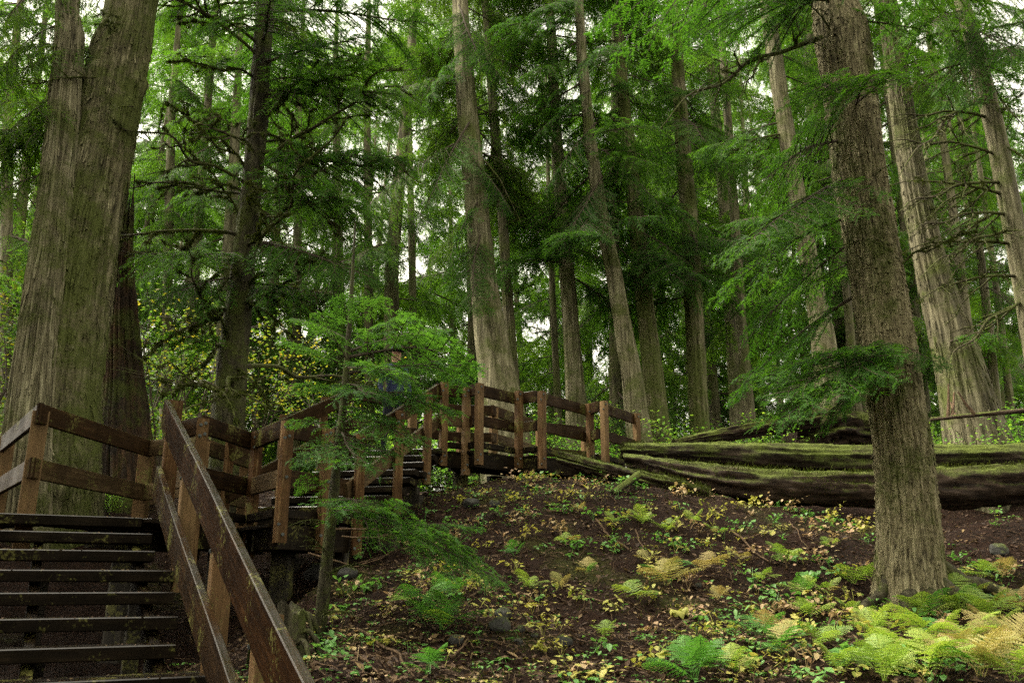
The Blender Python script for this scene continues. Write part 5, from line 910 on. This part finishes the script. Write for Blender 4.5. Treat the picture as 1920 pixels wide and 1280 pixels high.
def twig_litter():
    g = np.random.default_rng(79); ac = Acc()
    for k in range(1500):
        y = 5 + 9.5 * g.random() ** 1.2; x = (g.random() - .35) * y * 1.15; a = g.uniform(0, 6.28); l = g.uniform(.05, .28); t = np.linspace(-.5, .5, 4); xs = x + math.cos(a) * l * t + g.normal(0, l * .04, 4); ys = y + math.sin(a) * l * t + g.normal(0, l * .04, 4)
        ac.tube(np.stack([xs, ys, gz(xs, ys) + .008 + .02 * g.random(4)], -1), np.linspace(.004, .0015, 4) * g.uniform(.7, 1.6), 4, 0, False)
    link('twig_litter', ac.mesh('twig_litter', [M['stick']]), kind='stuff', label='thin broken twigs strewn over the slope', category='twigs')
twig_litter()
def step_leaves():
    g = np.random.default_rng(80); V = []
    for k in range(420):
        q = S1(int(g.integers(-3, 8)), g.uniform(-1.7, .05), .004) + d1 * float(g.random() ** 1.6 * .3); a = g.uniform(0, 6.28); L = g.uniform(.006, .022); w_ = L * g.choice([.15, .4]); d = np.array([math.cos(a), math.sin(a), g.normal(0, .12)]); sv = np.array([-math.sin(a), math.cos(a), g.normal(.15, .1)]); b = np.array(q)
        V.append(np.stack([b - d * L, b - sv * w_, b + d * L, b + sv * w_ + np.array([0, 0, .004])]))
    link('step_litter', mesh_np('step_litter', np.concatenate(V), np.arange(len(V) * 4).reshape(-1, 4), [M['litter']]), kind='stuff', label='fallen needles and bits of leaf lying on the wet steps', category='leaf litter')
step_leaves()
def ground_moss():
    g = np.random.default_rng(78); N = 30000; y = 5 + 9 * g.random(N) ** 1.2; x = (g.random(N) - .36) * (y * 1.15); dn = fbm(np.stack([x * 1.1, y * 1.1, x * 0], -1), 3, 44); k = dn > .14; x = x[k]; y = y[k]; N = len(x); z = gz(x, y)
    b = np.stack([x, y, z], -1); h = (.010 + .022 * g.random(N))[:, None]; d = np.stack([g.normal(0, .6, N), g.normal(0, .6, N), np.ones(N)], -1); w2 = g.normal(0, 1, (N, 3)); w2 /= np.linalg.norm(w2, axis=1)[:, None]
    link('moss_tufts', mesh_np('moss', np.stack([b - w2 * .006, b + w2 * .006, b + d * h], 1).reshape(-1, 3), np.arange(N * 3).reshape(-1, 3), [M['moss']]), kind='stuff', label='patches of dark green moss on the slope', category='moss')
ground_moss()
# fallen logs: moss and fern tufts riding on them
# ---------------------------------------------------------------- walker half hidden behind the hemlock
def person():
    base = S2(8.2, -.62); root = thing('person', 'person in dark navy clothes and cap on the upper steps, mostly hidden by hemlock', 'person', base)
    J = {'pel': (0, 0, .93, .15), 'wst': (0, 0, 1.08, .135), 'chs': (0, .01, 1.30, .165), 'nck': (0, 0, 1.47, .06), 'hd1': (0, -.01, 1.56, .085), 'hd2': (0, -.01, 1.66, .09), 'hd3': (0, 0, 1.72, .06)}
    E = [('pel', 'wst'), ('wst', 'chs'), ('chs', 'nck'), ('nck', 'hd1'), ('hd1', 'hd2'), ('hd2', 'hd3')]
    for s, sx in (('l', -1), ('r', 1)):
        J.update({s + 'sh': (.17 * sx, .01, 1.40, .065), s + 'el': (.24 * sx, .03, 1.12, .048), s + 'wr': (.24 * sx, -.10, .90, .034), s + 'pm': (.235 * sx, -.14, .83, .036), s + 'hp': (.09 * sx, 0, .86, .10), s + 'kn': (.11 * sx, -.02 if sx > 0 else .06, .50, .068), s + 'an': (.11 * sx, .02 if sx > 0 else .14, .09, .045), s + 'to': (.12 * sx, -.15 if sx > 0 else -.02, .035, .04)})
        E += [('chs', s + 'sh'), (s + 'sh', s + 'el'), (s + 'el', s + 'wr'), (s + 'wr', s + 'pm'), ('pel', s + 'hp'), (s + 'hp', s + 'kn'), (s + 'kn', s + 'an'), (s + 'an', s + 'to')]
        for f in range(5):
            a = (f - 2) * .014; ln = (.045, .075, .08, .075, .06)[f]; J[s + 'fa%d' % f] = (.235 * sx + (.03 * -sx if f == 0 else 0), -.155 + a, .80, .010); J[s + 'fb%d' % f] = (.235 * sx + (.045 * -sx if f == 0 else -.01 * sx), -.165 + a, .80 - ln, .008)
            E += [(s + 'pm', s + 'fa%d' % f), (s + 'fa%d' % f, s + 'fb%d' % f)]
    ks = list(J); me = bpy.data.meshes.new('body'); me.from_pydata([J[k][:3] for k in ks], [(ks.index(a), ks.index(b)) for a, b in E], []); o = link('body', me, root)
    md = o.modifiers.new('skin', 'SKIN'); md.use_smooth_shade = True
    for i, k in enumerate(ks): me.skin_vertices[0].data[i].radius = (J[k][3], J[k][3] * (.72 if k in ('pel', 'wst', 'chs') else 1)); me.skin_vertices[0].data[i].use_root = (k == 'pel')
    o.modifiers.new('sub', 'SUBSURF').levels = 1; o.modifiers['sub'].render_levels = 1
    g = G('walker_clothes'); z = g.n('SeparateXYZ', {0: g.n('TexCoord').outputs['Object']}).outputs[2]
    c = g.ramp(z, [(0.0, (.02, .016, .012)), (.06, (.012, .014, .024)), (.87, (.012, .018, .05)), (.995, (.014, .022, .06))], 'CONSTANT')
    hd = g.math('GREATER_THAN', z, 1.49); c = g.mix(hd, c, (.45, .26, .18)); g.done(c, .8, g.bump(g.noise(g.n('TexCoord').outputs['Object'], 14, 3), .3, .02)); me.materials.append(g.m)
    import bmesh
    bm = bmesh.new(); bmesh.ops.create_uvsphere(bm, u_segments=20, v_segments=12, radius=1)
    for v in bm.verts: v.co = Vector((v.co.x * .103, v.co.y * .115, max(v.co.z, -.15) * .10))
    r = bmesh.ops.create_circle(bm, cap_ends=True, segments=14, radius=.085)
    for v in r['verts']: v.co = Vector((v.co.x, v.co.y * 1.0 - .10, -.012 + .02 * abs(v.co.x) / .085 * -1))
    m2 = bpy.data.meshes.new('cap'); bm.to_mesh(m2); bm.free(); cp = link('cap', m2, root, M['navy']); cp.location = (0, -.01, 1.69)
    bm = bmesh.new()
    for sx in (-1, 1):
        q = bmesh.ops.create_uvsphere(bm, u_segments=8, v_segments=6, radius=.012)
        for v in q['verts']: v.co += Vector((.033 * sx, -.092, 1.64))
    q = bmesh.ops.create_cone(bm, cap_ends=True, segments=8, radius1=.016, radius2=.004, depth=.04)
    for v in q['verts']: v.co = Vector((v.co.x, -.105 + v.co.z * -.4, 1.605 - v.co.y * .8))
    m3 = bpy.data.meshes.new('face'); bm.to_mesh(m3); bm.free(); link('face_features', m3, root, M['skin'])
    root.rotation_euler = (0, 0, .5)
person()
